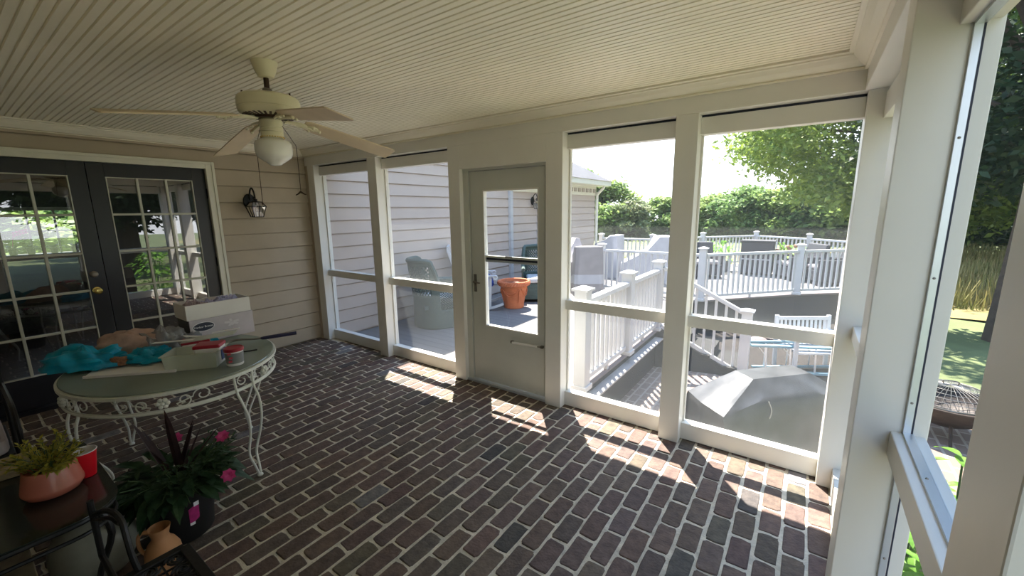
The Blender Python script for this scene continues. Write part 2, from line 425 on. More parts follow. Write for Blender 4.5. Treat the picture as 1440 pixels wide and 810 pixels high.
def text_obj(body, size, material, parent, matrix, name='lettering', bold=0.0):
    cu = bpy.data.curves.new(name, 'FONT'); cu.body = body; cu.size = size; cu.extrude = 0.0006; cu.align_x = 'CENTER'; cu.align_y = 'CENTER'; cu.offset = bold
    t = bpy.data.objects.new(name + '_tmp', cu); COL.objects.link(t)
    bpy.context.view_layer.update()
    me = bpy.data.meshes.new_from_object(t)
    bpy.data.objects.remove(t)
    me.materials.clear(); me.materials.append(material)
    off = Vector((0, 0, 0)); r = parent
    while r is not None:
        off = off + r.location; r = r.parent
    me.transform(Matrix.Translation(-off) @ matrix)
    o = bpy.data.objects.new(name, me); COL.objects.link(o); o.parent = parent
    return o
def frame_matrix(origin, xdir, ydir):
    x = Vector(xdir).normalized(); y = Vector(ydir).normalized(); z = x.cross(y)
    m_ = Matrix((x, y, z)).transposed().to_4x4(); m_.translation = Vector(origin)
    return m_

# ================================================================ the porch room
L = 5.439          # inner face of the right wall
YB = -3.75         # back wall
ZC = 2.43          # ceiling
ZB = 2.244         # underside of the beams

# ---- floor: old brick pavers laid in mortar
def build_floor():
    V = []; F = []; tones = []
    def brick(cx, cy, w, h, tone):
        n = 20; ox = []; 
        rx, ry = w / 2, h / 2
        ph = random.uniform(0, 6)
        base = len(V)
        pts = []
        for k in range(n):
            q = 2 * PI * k / n
            c, s_ = math.cos(q), math.sin(q)
            e = 0.20 + 0.04 * math.sin(3 * q + ph)
            x = rx * math.copysign(abs(c) ** e, c); y = ry * math.copysign(abs(s_) ** e, s_)
            x += random.uniform(-.0026, .0026); y += random.uniform(-.004, .004)
            pts.append((x, y))
        tz = random.uniform(-.0025, .0015)
        for (x, y) in pts: V.append((cx + x * 1.0, cy + y * 1.0, -0.012))
        for (x, y) in pts: V.append((cx + x * 0.985, cy + y * 0.99, tz - 0.003))
        for (x, y) in pts: V.append((cx + x * 0.90, cy + y * 0.955, tz))
        for r in (0, 1):
            for k in range(n):
                k2 = (k + 1) % n
                F.append((base + r * n + k, base + r * n + k2, base + (r + 1) * n + k2, base + (r + 1) * n + k)); tones.append(tone)
        F.append(tuple(base + 2 * n + k for k in range(n))); tones.append(tone)
    def tone():
        t = random.random()
        if t < 0.70: c = (0.142, 0.098, 0.078)
        elif t < 0.86: c = (0.130, 0.098, 0.080)
        elif t < 0.97: c = (0.126, 0.102, 0.074)
        elif t < .985: c = (0.082, 0.074, 0.066)
        else: c = (0.19, 0.18, 0.175)
        k = random.uniform(0.84, 1.14)
        return tuple(v * k * random.uniform(0.95, 1.05) for v in c)
    pitch = 0.1088; rows = int((L + 0.2 - 0.42) / pitch) + 1
    for i in range(rows):
        x = 5.415 - pitch / 2 + 2 * pitch - i * pitch
        if x < 0.40: break
        y = 0.075 - (0.02 if i % 2 else 0.125) - random.uniform(0, .03)
        # a short piece against the sill, then full bricks
        brick(x + random.uniform(-.002, .002), (y + 0.115) / 2 + 0.012, pitch - 0.015, 0.115 - y - 0.014, tone())
        while y > YB:
            ln = 0.221 + random.uniform(-.009, .007)
            brick(x + random.uniform(-.0025, .0025), y - ln / 2, pitch - 0.0135 + random.uniform(-.004, .002), ln - 0.0135, tone())
            y -= ln
    # soldier courses along the house wall
    y = 0.0
    while y > YB:
        w = 0.1035 + random.uniform(-.003, .003)
        for (xa, xb) in ((0.008, 0.200), (0.212, 0.405)):
            brick((xa + xb) / 2, y - w / 2, xb - xa - 0.004, w - 0.014, tone())
        y -= w
    me = bpy.data.meshes.new('floor')
    base = len(V)
    V += [(-0.05, YB - .1, -0.006), (L + 0.2, YB - .1, -0.006), (L + 0.2, 0.13, -0.006), (-0.05, 0.13, -0.006),
          (-0.05, YB - .1, -0.3), (L + 0.2, YB - .1, -0.3), (L + 0.2, 0.13, -0.3), (-0.05, 0.13, -0.3)]
    b = base
    slab = [(b, b + 1, b + 2, b + 3), (b + 4, b + 7, b + 6, b + 5), (b, b + 4, b + 5, b + 1), (b + 1, b + 5, b + 6, b + 2), (b + 2, b + 6, b + 7, b + 3), (b + 3, b + 7, b + 4, b)]
    nb = len(F)
    F += slab; tones += [(1, 1, 1)] * 6
    me.from_pydata(V, [], F)
    me.materials.append(M['brick']); me.materials.append(M['mortar'])
    me.polygons.foreach_set('material_index', [0] * nb + [1] * 6)
    ca = me.color_attributes.new('tone', 'FLOAT_COLOR', 'CORNER')
    buf = []
    for f, t in zip(F, tones):
        buf += [t[0], t[1], t[2], 1.0] * len(f)
    ca.data.foreach_set('color', buf)
    me.update()
    o = bpy.data.objects.new('floor', me); COL.objects.link(o)
    tag(o, 'old brick paver floor laid in running bond with pale mortar', None, None, 'structure')
build_floor()

# ---- ceiling of narrow beaded boards running along x
def build_ceiling():
    mb = MB(); p = 0.0392; y = 0.02
    x0, x1 = -0.05, L + 0.25
    prof = []
    while y > YB - 0.1:
        prof += [(y, ZC), (y - p + 0.0100, ZC), (y - p + 0.0085, ZC + 0.011), (y - p + 0.0018, ZC + 0.011)]
        y -= p
    n = len(prof)
    vs = [(x0, a, z) for a, z in prof] + [(x1, a, z) for a, z in prof]
    mb.add(vs, [(i, n + i, n + i + 1, i + 1) for i in range(n - 1)])
    mb.box(x0, x1, YB - 0.1, 0.03, ZC + 0.03, ZC + 0.06)
    struct('ceiling', mb, M['ceil'], 'cream beadboard ceiling of the porch')
build_ceiling()
r_ = MB(); r_.box(-0.3, 5.75, YB - .4, 0.385, ZC + 0.06, ZC + 0.16)
struct('roof', r_, M['shingle'], 'porch roof above the beadboard ceiling')

# ---- lapped siding
def siding(mb, x, rects, zbase, pitch=0.178, depth=0.016, facing=1, along='y'):
    for (a0, a1, z0, z1) in rects:
        k = math.floor((z0 - zbase) / pitch)
        z = zbase + k * pitch
        while z < z1 - 1e-4:
            lo, hi = max(z, z0), min(z + pitch, z1)
            d = lambda q: x + facing * (depth * (1 - (q - z) / pitch) + 0.002)
            def P3(a, xx, zz): return (xx, a, zz) if along == 'y' else (a, xx, zz)
            h2 = max(lo + .001, min(hi, z + pitch - .011))
            vs = [P3(a0, d(lo), lo), P3(a1, d(lo), lo), P3(a1, d(h2), h2), P3(a0, d(h2), h2), P3(a0, x - facing * .012, lo), P3(a1, x - facing * .012, lo),
                  P3(a1, x - facing * .012, h2), P3(a0, x - facing * .012, h2), P3(a1, x - facing * .012, hi), P3(a0, x - facing * .012, hi)]
            mb.add(vs, [(0, 1, 2, 3), (4, 5, 1, 0), (3, 2, 6, 7), (7, 6, 8, 9)])
            z += pitch
YD0, YD1 = -2.925, -1.065   # door opening
w = MB()
siding(w, 0.0, [(YD1 + .055, 0.0, 0.0, 2.36), (YD0 - .05, YD1 + .055, 2.175, 2.36), (YB, YD0 - .05, 0.0, 2.36)], 0.013)
w.box(-0.14, -.013, YD1, 0.0, -0.05, ZC + .05); w.box(-0.14, -.013, YB, YD0, -0.05, ZC + .05); w.box(-0.14, -.013, YD0, YD1, 2.145, ZC + .05)
struct('wall_left', w, M['siding'], 'tan lap siding wall around the black French doors')
w = MB()
siding(w, YB, [(0.0, L + .2, 0.0, 2.36)], 0.013, facing=1, along='x')
w.box(0.0, L + .2, YB - .12, YB - .013, -0.05, ZC + .05)
struct('wall_back', w, M['siding'], 'tan lap siding wall closing the porch behind')

# ---- crown mouldings, mitred in the corners
CROWN = [(0.0, 2.346), (0.013, 2.346), (0.016, 2.353), (0.011, 2.360), (0.022, 2.366), (0.045, 2.385), (0.062, 2.405), (0.068, 2.409), (0.068, 2.416), (0.088, 2.420), (0.088, ZC + .003)]
def crown(p0, p1, inward, name, label):
    p0 = Vector(p0).to_3d(); p1 = Vector(p1).to_3d(); d = (p1 - p0).normalized(); nn = Vector(inward).to_3d()
    vs = []; n = len(CROWN)
    for (o, z) in CROWN:
        a = p0 + nn * o + d * o; vs.append((a.x, a.y, z))
    for (o, z) in CROWN:
        a = p1 + nn * o - d * o; vs.append((a.x, a.y, z))
    mb = MB(); mb.add(vs, [(i, i + 1, n + i + 1, n + i) for i in range(n - 1)])
    o = mb.build(name, M['crown']); tag(o, label, None, None, 'structure')
crown((0.002, 0, 0), (0.002, YB, 0), (1, 0), 'trim_1', 'crown moulding above the tan siding and French doors')
crown((0, 0, 0), (L, 0, 0), (0, -1), 'trim_2', 'crown moulding along the beam over the storm door')
crown((L, 0, 0), (L, YB, 0), (-1, 0), 'trim_3', 'crown moulding along the beam over the right screens')
crown((0, YB + .002, 0), (L, YB + .002, 0), (0, 1), 'trim_4', 'crown moulding on the back wall')

# ---- beams
b = MB(); b.box(0.0, L + .17, 0.0, 0.385, ZB, ZC + .06)
struct('trim_5', b, M['white'], 'white header beam above the front screens and door', bevel=.003)
b = MB(); b.box(L, L + .19, YB, 0.0, ZB, ZC + .06)
struct('trim_6', b, M['white'], 'white header beam above the right side screens', bevel=.003)
b = MB(); b.box(0.0, L, 0.0, -0.006, ZB, ZB + .006)
# ---- posts
def post(name, x0, x1, y0, y1, label, z1=ZB):
    b = MB(); b.box(x0, x1, y0, y1, 0.0, z1)
    struct(name, b, M['white'], label, bevel=.003)
PX = [(0.062, 0.203), (1.279, 1.426), (2.488, 2.628), (3.543, 3.691), (4.511, 4.649)]
PL = ['white porch post in the corner against the tan siding', 'white porch post between the two left screens', 'white porch post left of the gray storm door',
      'white porch post right of the gray storm door', 'white porch post standing alone between the two right front screens']
for i, ((a, c), lb) in enumerate(zip(PX, PL)):
    post('trim_%d' % (7 + i), a, c, 0.0, 0.165, lb)
post('trim_12', 5.455, 5.66, 0.0, 0.165, 'white corner post where the front and side screens meet')
post('trim_13', L, L + .165, -1.336, -1.205, 'wide white post on the right side wall')
post('trim_14', L, L + .165, -2.385, -2.250, 'nearest white post at the right picture edge')
post('trim_15', L, L + .165, YB, YB + .13, 'white post at the back of the side wall')
b = MB(); b.box(0.0, 0.062, 0.0, 0.14, 0.0, ZB)
struct('trim_16', b, M['siding'], 'tan strip between siding and corner post')
b = MB(); b.box(2.628, 3.543, 0.0, 0.14, 2.040, ZB)
struct('trim_17', b, M['white'], 'white header panel over the storm door', bevel=.002)

# ---- front screens: each bay has a top, middle and bottom rail, edge stops and a stretched screen
def screw(mb, c, axis='x', r=.004):
    mb.sphere(c, r, 6, 4)
def bay(idx, x0, x1, label):
    t = thing('window_%d' % idx, label, None, (x0, 0.09, 0.0), kind='structure')
    MB().box(x0, x1, .075, .150, 2.124, 2.229).build('top_rail', M['white'], t, bevel=.003)
    MB().box(x0, x1, .075, .150, .851, .932).build('middle_rail', M['white'], t, bevel=.003)
    MB().box(x0, x1, .075, .150, .004, .128).build('bottom_rail', M['white'], t, bevel=.003)
    MB().box(x0, x0 + .014, .108, .132, .128, 2.124).build('edge_stop', M['white'], t, bevel=.002)
    MB().box(x0, x1, .085, .150, 2.231, 2.2435).build('gap_shade', M['gasket'], t)  # dark strip standing in for the shade in the gap above the rail
    MB().quad((x0, .126, .12), (x1, .126, .12), (x1, .126, 2.13), (x0, .126, 2.13)).build('screen', M['screen'], t)
bay(1, PX[0][1], PX[1][0], 'screen bay nearest the tan siding corner')
bay(2, PX[1][1], PX[2][0], 'screen bay just left of the storm door, wicker chair behind')
bay(3, PX[3][1], PX[4][0], 'screen bay just right of the storm door, stair railing behind')
bay(4, PX[4][1], 5.455, 'screen bay in front of the covered grill')
def side_bay(idx, y0, y1, label, out=0.0):
    t = thing('window_%d' % idx, label, None, (5.55, y0, 0.0), kind='structure')
    MB().box(5.524, 5.60, y0, y1, 2.098, 2.226).build('top_rail', M['white'], t, bevel=.003)
    MB().box(5.524, 5.60, y0, y1, .930, 1.008).build('middle_rail', M['white'], t, bevel=.003)
    MB().box(5.524, 5.60, y0, y1, .012, .136).build('bottom_rail', M['white'], t, bevel=.003)
    for (z0, z1) in ((.136, .930), (1.008, 2.098)):
        for ya, yb in ((y0, y0 + .012), (y1 - .012, y1)):
            ch = MB().box(5.549 + out, 5.566 + out, ya, yb, z0, z1).build('channel', M['alu'], t, bevel=.001)
            ys = yb if ya == y0 else ya
            for zz in np.arange(z0 + .10, z1, .36): MB().sphere((5.557 + out, ys + (-.0005 if ya != y0 else .0005), zz), .0035, 6, 4).build('screw', M['pewter'], ch)
            MB().box(5.566 + out, 5.570 + out, min(ya, yb), max(ya, yb) + (0.004 if ya == y0 else 0) , z0, z1).build('spline', M['gasket'], t)
        sl = MB().box(5.549 + out, 5.572 + out, y0, y1, z0, z0 + .008).build('channel', M['alu'], t)
        for yy in np.arange(y0 + .05, y1, .30): MB().sphere((5.558 + out, yy, z0 + .0085), .0035, 6, 4).build('screw', M['pewter'], sl)
        MB().box(5.549 + out, 5.572 + out, y0, y1, z1 - .008, z1).build('channel', M['alu'], t)
    MB().quad((5.569 + out, y0, .13), (5.569 + out, y1, .13), (5.569 + out, y1, 2.10), (5.569 + out, y0, 2.10)).build('screen', M['screen_side'], t)
side_bay(5, -1.205, -0.002, 'side screen bay next to the corner post', .03)
side_bay(6, -2.250, -1.336, 'side screen bay in front of the fire bowl and meadow')
side_bay(7, YB + .13, -2.385, 'side screen bay nearest to the viewer')

# ---- storm door
d = thing('door_1', 'gray storm door with tall glass and lever handle', None, (2.70, 0.08, 0.0), kind='structure')
s = MB()
X0, X1, Z0, Z1 = 2.700, 3.499, .030, 2.012
GX0, GX1, GZ0, GZ1 = 2.848, 3.440, .583, 1.846
s.box(X0, GX0, .06, .10, Z0, Z1).box(GX1, X1, .06, .10, Z0, Z1).box(GX0, GX1, .06, .10, Z0, GZ0).box(GX0, GX1, .06, .10, GZ1, Z1)
s.build('slab', M['graydoor'], d)
s = MB()
for (a, c, e, f) in ((GX0, GX1, GZ0, GZ0 + .012), (GX0, GX1, GZ1 - .012, GZ1)): s.box(a, c, .057, .103, e, f)
for (a, c) in ((GX0, GX0 + .010), (GX1 - .010, GX1)): s.box(a, c, .057, .103, GZ0 + .012, GZ1 - .012)
s.build('glazing_bead', M['white'], d)
MB().box(GX0 + .010, GX1 - .010, .066, .094, 1.200, 1.218).build('sash_bar', M['alu'], d, bevel=.002)
MB().box(GX0 + .010, GX1 - .010, .066, .094, 1.238, 1.258).build('sash_bar', M['graydoor'], d, bevel=.002)
MB().box(3.09, 3.17, .058, .066, 1.246, 1.264).build('sash_latch', M['silver'], d, bevel=.002)
MB().quad((GX0 + .01, .080, GZ0 + .01), (GX1 - .01, .080, GZ0 + .01), (GX1 - .01, .080, 1.202), (GX0 + .01, .080, 1.202)).build('glass', M['glass'], d)
MB().quad((GX0 + .01, .084, 1.250), (GX1 - .01, .084, 1.250), (GX1 - .01, .084, GZ1 - .01), (GX0 + .01, .084, GZ1 - .01)).build('glass', M['glass'], d)
MB().box(GX0 + .01, GX1 - .01, .079, .0815, 1.205, 1.25).build('screen_roll', M['gasket'], d)
s = MB(); s.prism([(2.733 + .017 * math.cos(q), .5 + 0 * q) for q in ()] or [(2.722, .050), (2.756, .050), (2.756, .060), (2.722, .060)], .905, 1.075)
hp = s.build('handle_plate', M['pewter'], d, bevel=.006)
s = MB(); s.tube([(2.739, .052, 1.005), (2.739, .030, 1.005), (2.745, .020, 1.005), (2.790, .018, 1.003), (2.820, .020, 1.000)], [.009, .008, .008, .007, .006], 10)
s.build('lever', M['pewter'], hp, smooth=True)
s = MB(); s.box(2.732, 2.746, .046, .052, .925, .955); s.build('thumb_turn', M['pewter'], hp, bevel=.002)
s = MB(); s.tube([(3.175, .036, .482), (3.44, .036, .490)], .011, 12)
cl = s.build('door_closer', M['white'], d, smooth=True)
s = MB(); s.tube([(3.44, .036, .490), (3.485, .040, .492)], .005, 8).box(3.15, 3.18, .034, .062, .472, .494).box(3.470, 3.495, .030, .062, .482, .502); s.build('closer_bracket', M['pewter'], cl, bevel=.002)
s = MB(); s.box(X0, X1, .058, .062, Z0 + .002, Z0 + .03); s.build('sweep', M['graydoor'], d)
s = MB(); s.box(2.628, 2.697, .085, .135, 0.012, 2.04).box(3.502, 3.543, .085, .135, 0.012, 2.04).box(2.697, 3.502, .085, .135, 2.016, 2.04)
s.box(2.628, 2.690, .045, .085, 0.012, 2.04).box(3.512, 3.543, .045, .085, 0.012, 2.04).box(2.690, 3.512, .045, .085, 2.018, 2.04)
s.build('frame', M['graydoor'], d)
s = MB(); s.box(2.628, 3.543, .02, .135, 0.0, 0.024); s.build('threshold', M['alu'], d, bevel=.003)

# ---- black French doors in the left wall
def french(idx, y0, y1, label, knob):
    t = thing('door_%d' % idx, label, None, (-.03, y0, 0.0), kind='structure')
    st = .117; gz0, gz1 = .305, 2.012; g0, g1 = y0 + st, y1 - st
    z0, z1 = .035, 2.135
    s = MB(); s.box(-.072, -.03, y0, g0, z0, z1).box(-.072, -.03, g1, y1, z0, z1).box(-.072, -.03, g0, g1, z0, gz0).box(-.072, -.03, g0, g1, gz1, z1)
    s.build('slab', M['blackdoor'], t, bevel=.002)
    f = MB(); e = .008
    f.box(-.074, -.026, g0, g0 + e, gz0, gz1).box(-.074, -.026, g1 - e, g1, gz0, gz1).box(-.074, -.026, g0 + e, g1 - e, gz0, gz0 + e).box(-.074, -.026, g0 + e, g1 - e, gz1 - e, gz1)
    f.build('glazing_bead', M['muntin'], t, bevel=.001)
    for k in (1, 2):
        yc = g0 + (g1 - g0) * k / 3
        MB().box(-.062, -.028, yc - .010, yc + .010, gz0 + e, gz1 - e).build('muntin', M['muntin'], t, bevel=.003)
    for k in range(1, 5):
        zc = gz0 + (gz1 - gz0) * k / 5
        MB().box(-.060, -.030, g0 + e, g1 - e, zc - .010, zc + .010).build('muntin', M['muntin'], t, bevel=.003)
    MB().quad((-.046, g0, gz0), (-.046, g1, gz0), (-.046, g1, gz1), (-.046, g0, gz1)).build('glass', M['doorglass'], t)
    if knob:
        yk = y1 - .075
        s = MB(); prof = [(.032, 0), (.032, .006), (.012, .010), (.012, .035), (.022, .042), (.029, .054), (.028, .066), (.018, .074), (.0, .075)]
        vs = MB().lathe(prof, (0, 0, 0), 20)
        s.v = [(-.03 + z, yk + x, .985 + y) for (x, y, z) in vs.v]; s.f = [tuple(reversed(q)) for q in vs.f]; s.mi = [0] * len(s.f)
        s.build('knob', M['brass'], t, smooth=True)
        s = MB(); vs = MB().lathe([(.030, 0), (.030, .008), (.022, .014), (.010, .016), (.0, .016)], (0, 0, 0), 20)
        s.v = [(-.03 + z, yk + x, 1.135 + y) for (x, y, z) in vs.v]; s.f = [tuple(reversed(q)) for q in vs.f]; s.mi = [0] * len(s.f)
        dd = s.build('deadbolt', M['pewter'], t, smooth=True)
    else:
        for zz in (.42, 1.15, 1.88):
            s = MB(); s.tube([(-.024, y1 + .002, zz - .05), (-.024, y1 + .002, zz + .05)], .008, 8); s.build('hinge', M['blackiron'], t)
french(2, YD0 + .02, -1.990, 'black French door leaf with brass knob, left leaf', True)
french(3, -1.985, YD1 - .02, 'black French door leaf beside the wall lantern', False)
c = MB()
c.box(-.02, .020, YD1 - .018, YD1 + .055, 0.0, 2.200).box(-.02, .020, YD0 - .055, YD0 + .018, 0.0, 2.200).box(-.02, .020, YD0 + .018, YD1 - .018, 2.137, 2.200)
c.box(.020, .030, YD1 + .035, YD1 + .062, 0.0, 2.207).box(.020, .030, YD0 - .062, YD0 - .035, 0.0, 2.207).box(.020, .030, YD0 - .035, YD1 + .035, 2.180, 2.207)
struct('trim_18', c, M['casing'], 'cream casing framing the black French doors', bevel=.003)
c = MB(); c.box(-.14, .02, YD0, YD1, -.02, .034)
struct('trim_19', c, M['blackdoor'], 'dark threshold under the French doors')
# ---- dim room behind the French doors with a bright window
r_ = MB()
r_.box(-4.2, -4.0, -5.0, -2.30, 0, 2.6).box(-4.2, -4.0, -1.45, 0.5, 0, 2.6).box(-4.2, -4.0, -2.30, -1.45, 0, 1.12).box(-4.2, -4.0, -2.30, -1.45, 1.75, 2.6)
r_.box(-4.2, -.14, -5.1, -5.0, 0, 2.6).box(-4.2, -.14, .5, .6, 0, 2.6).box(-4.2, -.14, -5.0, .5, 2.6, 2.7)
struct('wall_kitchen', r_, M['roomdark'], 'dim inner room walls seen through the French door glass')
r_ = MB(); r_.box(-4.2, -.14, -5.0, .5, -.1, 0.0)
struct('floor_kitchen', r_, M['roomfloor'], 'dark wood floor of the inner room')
t = thing('window_8', 'bright far window seen through the left French door', None, (-4.05, -2.3, 1.12), kind='structure')
s = MB(); s.box(-4.02, -3.97, -2.33, -1.42, 1.75, 1.80).box(-4.02, -3.97, -2.33, -2.29, 1.09, 1.75).box(-4.02, -3.97, -1.46, -1.42, 1.09, 1.75).box(-4.02, -3.90, -2.33, -1.42, 1.07, 1.12)
s.build('frame', M['muntin'], t)
for yy in (-2.02, -1.74): MB().box(-4.05, -4.02, yy - .012, yy + .012, 1.12, 1.75).build('muntin', M['muntin'], t)
MB().box(-4.05, -4.02, -2.3, -1.45, 1.44, 1.46).build('muntin', M['muntin'], t)
for i, yy in enumerate((-2.22, -2.05, -1.82, -1.60)):
    t = thing('house_plant', ['orchid in a dark pot at the left end of the indoor window sill', 'low leafy plant beside the orchid on the indoor window sill', 'bushy plant in the middle of the indoor window sill', 'tall leafy plant at the right end of the indoor window sill'][i], 'plant', (-3.94, yy, 1.12), 'plants on the indoor window sill')
    MB().lathe([(.035, 0), (.05, .08), (.045, .08), (.04, .06)], (-3.94, yy, 1.12), 12).build('pot', M['table_dark'], t, smooth=True)
    s = MB()
    for k in range(14):
        a = random.uniform(0, 2 * PI); s.leaf((-3.94, yy, 1.19), (math.cos(a) * .5, math.sin(a), random.uniform(.3, 1.2)), random.uniform(.10, .2), .05, .5)
    s.build('foliage', M['darkfoliage'], t)
    if i == 0:
        s = MB(); s.tube([(-3.94, yy, 1.2), (-3.94, yy + .03, 1.4), (-3.93, yy + .12, 1.46)], .004, 5)
        for k in range(5):
            for q in range(4): s.leaf((-3.93, yy + .04 + .03 * k, 1.42 + .01 * k), (.2, math.cos(q * 1.57), math.sin(q * 1.57)), .04, .035, .1)
        s.build('blossom', M['pinkflower'], t)

# ================================================================ ceiling fan
FX, FY = 2.90, -1.75
t = thing('ceiling_fan', 'cream four blade ceiling fan with schoolhouse glass globe', 'fan', (FX, FY, ZC))
MB().lathe([(.028, 2.352), (.036, 2.356), (.050, 2.385), (.060, 2.418), (.063, ZC - .001), (.0, ZC - .001)], (FX, FY, 0), 36, cap0=True).build('canopy', M['fan'], t, smooth=True)
s = MB(); s.lathe([(.013, 2.285), (.013, 2.360)], (FX, FY, 0), 14)
dr = s.build('downrod', M['bronze'], t, smooth=True)
MB().lathe([(.020, 2.268), (.023, 2.274), (.023, 2.298), (.014, 2.304)], (FX, FY, 0), 16).build('yoke', M['pewter'], dr, smooth=True)
MB().lathe([(.09, 2.160), (.128, 2.166), (.142, 2.178), (.147, 2.194), (.145, 2.198), (.148, 2.202), (.148, 2.238), (.142, 2.252), (.125, 2.262), (.05, 2.272), (.0, 2.274)], (FX, FY, 0), 48).build('motor_housing', M['fan'], t, smooth=True)
s = MB()
for k in range(30):
    a = 2 * PI * k / 30
    c_, q_ = math.cos(a), math.sin(a)
    s.bar((FX + .088 * c_, FY + .088 * q_, 2.1595), (FX + .126 * c_, FY + .126 * q_, 2.1650), .011, .003)
s.build('vent_grille', M['bronze'], t)
MB().lathe([(.0, 2.150), (.075, 2.150), (.085, 2.158), (.085, 2.168), (.0, 2.168)], (FX, FY, 0), 32).build('flywheel', M['bronze'], t, smooth=True)
for a in (.6, 2.6, 4.4):
    MB().tube([(FX + .115 * math.cos(a), FY + .115 * math.sin(a), 2.262), (FX + .115 * math.cos(a), FY + .115 * math.sin(a), 2.276)], .005, 6).build('screw', M['bronze'], t)
MB().lathe([(.0, 2.083), (.050, 2.083), (.054, 2.086), (.054, 2.098), (.0515, 2.100), (.0515, 2.104), (.055, 2.107), (.055, 2.142), (.048, 2.150), (.0, 2.150)], (FX, FY, 0), 36).build('switch_housing', M['fan'], t, smooth=True)
fi = MB().lathe([(.048, 2.056), (.054, 2.060), (.054, 2.083)], (FX, FY, 0), 36).build('fitter', M['fan'], t, smooth=True)
s = MB()
for k in range(28):
    a = 2 * PI * k / 28; s.sphere((FX + .055 * math.cos(a), FY + .055 * math.sin(a), 2.058), .0035, 6, 4)
s.build('beading', M['brass'], fi)['kind'] = 'stuff'
MB().lathe([(.0, 1.914), (.020, 1.915), (.031, 1.919), (.036, 1.925), (.056, 1.938), (.080, 1.956), (.087, 1.972), (.0895, 1.992), (.089, 2.022), (.084, 2.036), (.062, 2.048), (.052, 2.053), (.048, 2.058)], (FX, FY, 0), 40, cap0=False, cap1=False).build('glass_globe', M['milk'], t, smooth=True, angle=60)
DROOP = {80: .125, 178: .125, -90: .080, -3: .075}
def blade(ang):
    a = math.radians(ang); c_, q_ = math.cos(a), math.sin(a)
    zr = lambda r: 2.150 - DROOP[ang] * (r - .12) / .57 if r > .12 else 2.150   # the old blades sag
    iron = MB()
    for sd in (-1, 1):
        pts = []
        for r, o in ((.07, .012), (.11, .020), (.15, .034), (.175, .022), (.20, .040), (.225, .030)):
            pts.append((FX + r * c_ - sd * o * q_, FY + r * q_ + sd * o * c_, zr(r) - .006))
        iron.tube(pts, .006, 6)
    iron.tube([(FX + .06 * c_, FY + .06 * q_, 2.155), (FX + .14 * c_, FY + .14 * q_, zr(.14) - .008), (FX + .24 * c_, FY + .24 * q_, zr(.24) - .006)], .007, 6)
    for (r, o) in ((.20, .040), (.20, -.040), (.245, 0)):
        iron.sphere((FX + r * c_ - o * q_, FY + r * q_ + o * c_, zr(r) - .009), .010, 8, 5)
    iron.build('blade_iron', M['fan'], t, smooth=True)
    b = MB(); out = []
    for r, w in ((.165, .038), (.180, .050), (.20, .056), (.30, .061), (.66, .070), (.675, .068), (.682, .060)): out.append((r, w))
    tilt = math.radians(13)
    top = []; n = len(out)
    def pt(r, w, dz): return (FX + r * c_ - w * math.cos(tilt) * q_, FY + r * q_ + w * math.cos(tilt) * c_, zr(r) - w * math.sin(tilt) + dz)
    ring = [(r, w) for r, w in out] + [(r, -w) for r, w in reversed(out)]
    vs = [pt(r, w, .0) for r, w in ring] + [pt(r, w, .006) for r, w in ring]
    m_ = len(ring); fs = [(i, m_ + i, m_ + (i + 1) % m_, (i + 1) % m_) for i in range(m_)]
    for dz in (0, m_):
        for i in range(n - 1):
            f = (dz + i, dz + i + 1, dz + m_ - 2 - i, dz + m_ - 1 - i)
            fs.append(f if dz == 0 else tuple(reversed(f)))
    b.add(vs, fs); b.build('blade', M['blade'], t)
for a in (80, 178, -90, -3): blade(a)
pc = MB(); pc.tube([(FX - .046, FY - .033, 2.115), (FX - .074, FY - .054, 2.02), (FX - .076, FY - .055, 1.72)], .0016, 5); pc.sphere((FX - .076, FY - .055, 1.715), .006, 8, 6)
pc.build('pull_chain', M['bronze'], t)
pc = MB(); pc.tube([(FX + .052, FY + .03, 2.115), (FX + .095, FY + .06, 2.03), (FX + .105, FY + .066, 1.99), (FX + .105, FY + .066, 1.765)], .0016, 5)
ch = pc.build('pull_chain', M['bronze'], t)
pc = MB(); pc.tube([(FX + .080, FY + .050, 1.758), (FX + .093, FY + .058, 1.765), (FX + .105, FY + .066, 1.775), (FX + .117, FY + .074, 1.765), (FX + .130, FY + .082, 1.760)], [.002, .004, .005, .004, .002], 6)
pc.build('chain_pull', M['bronze'], ch)

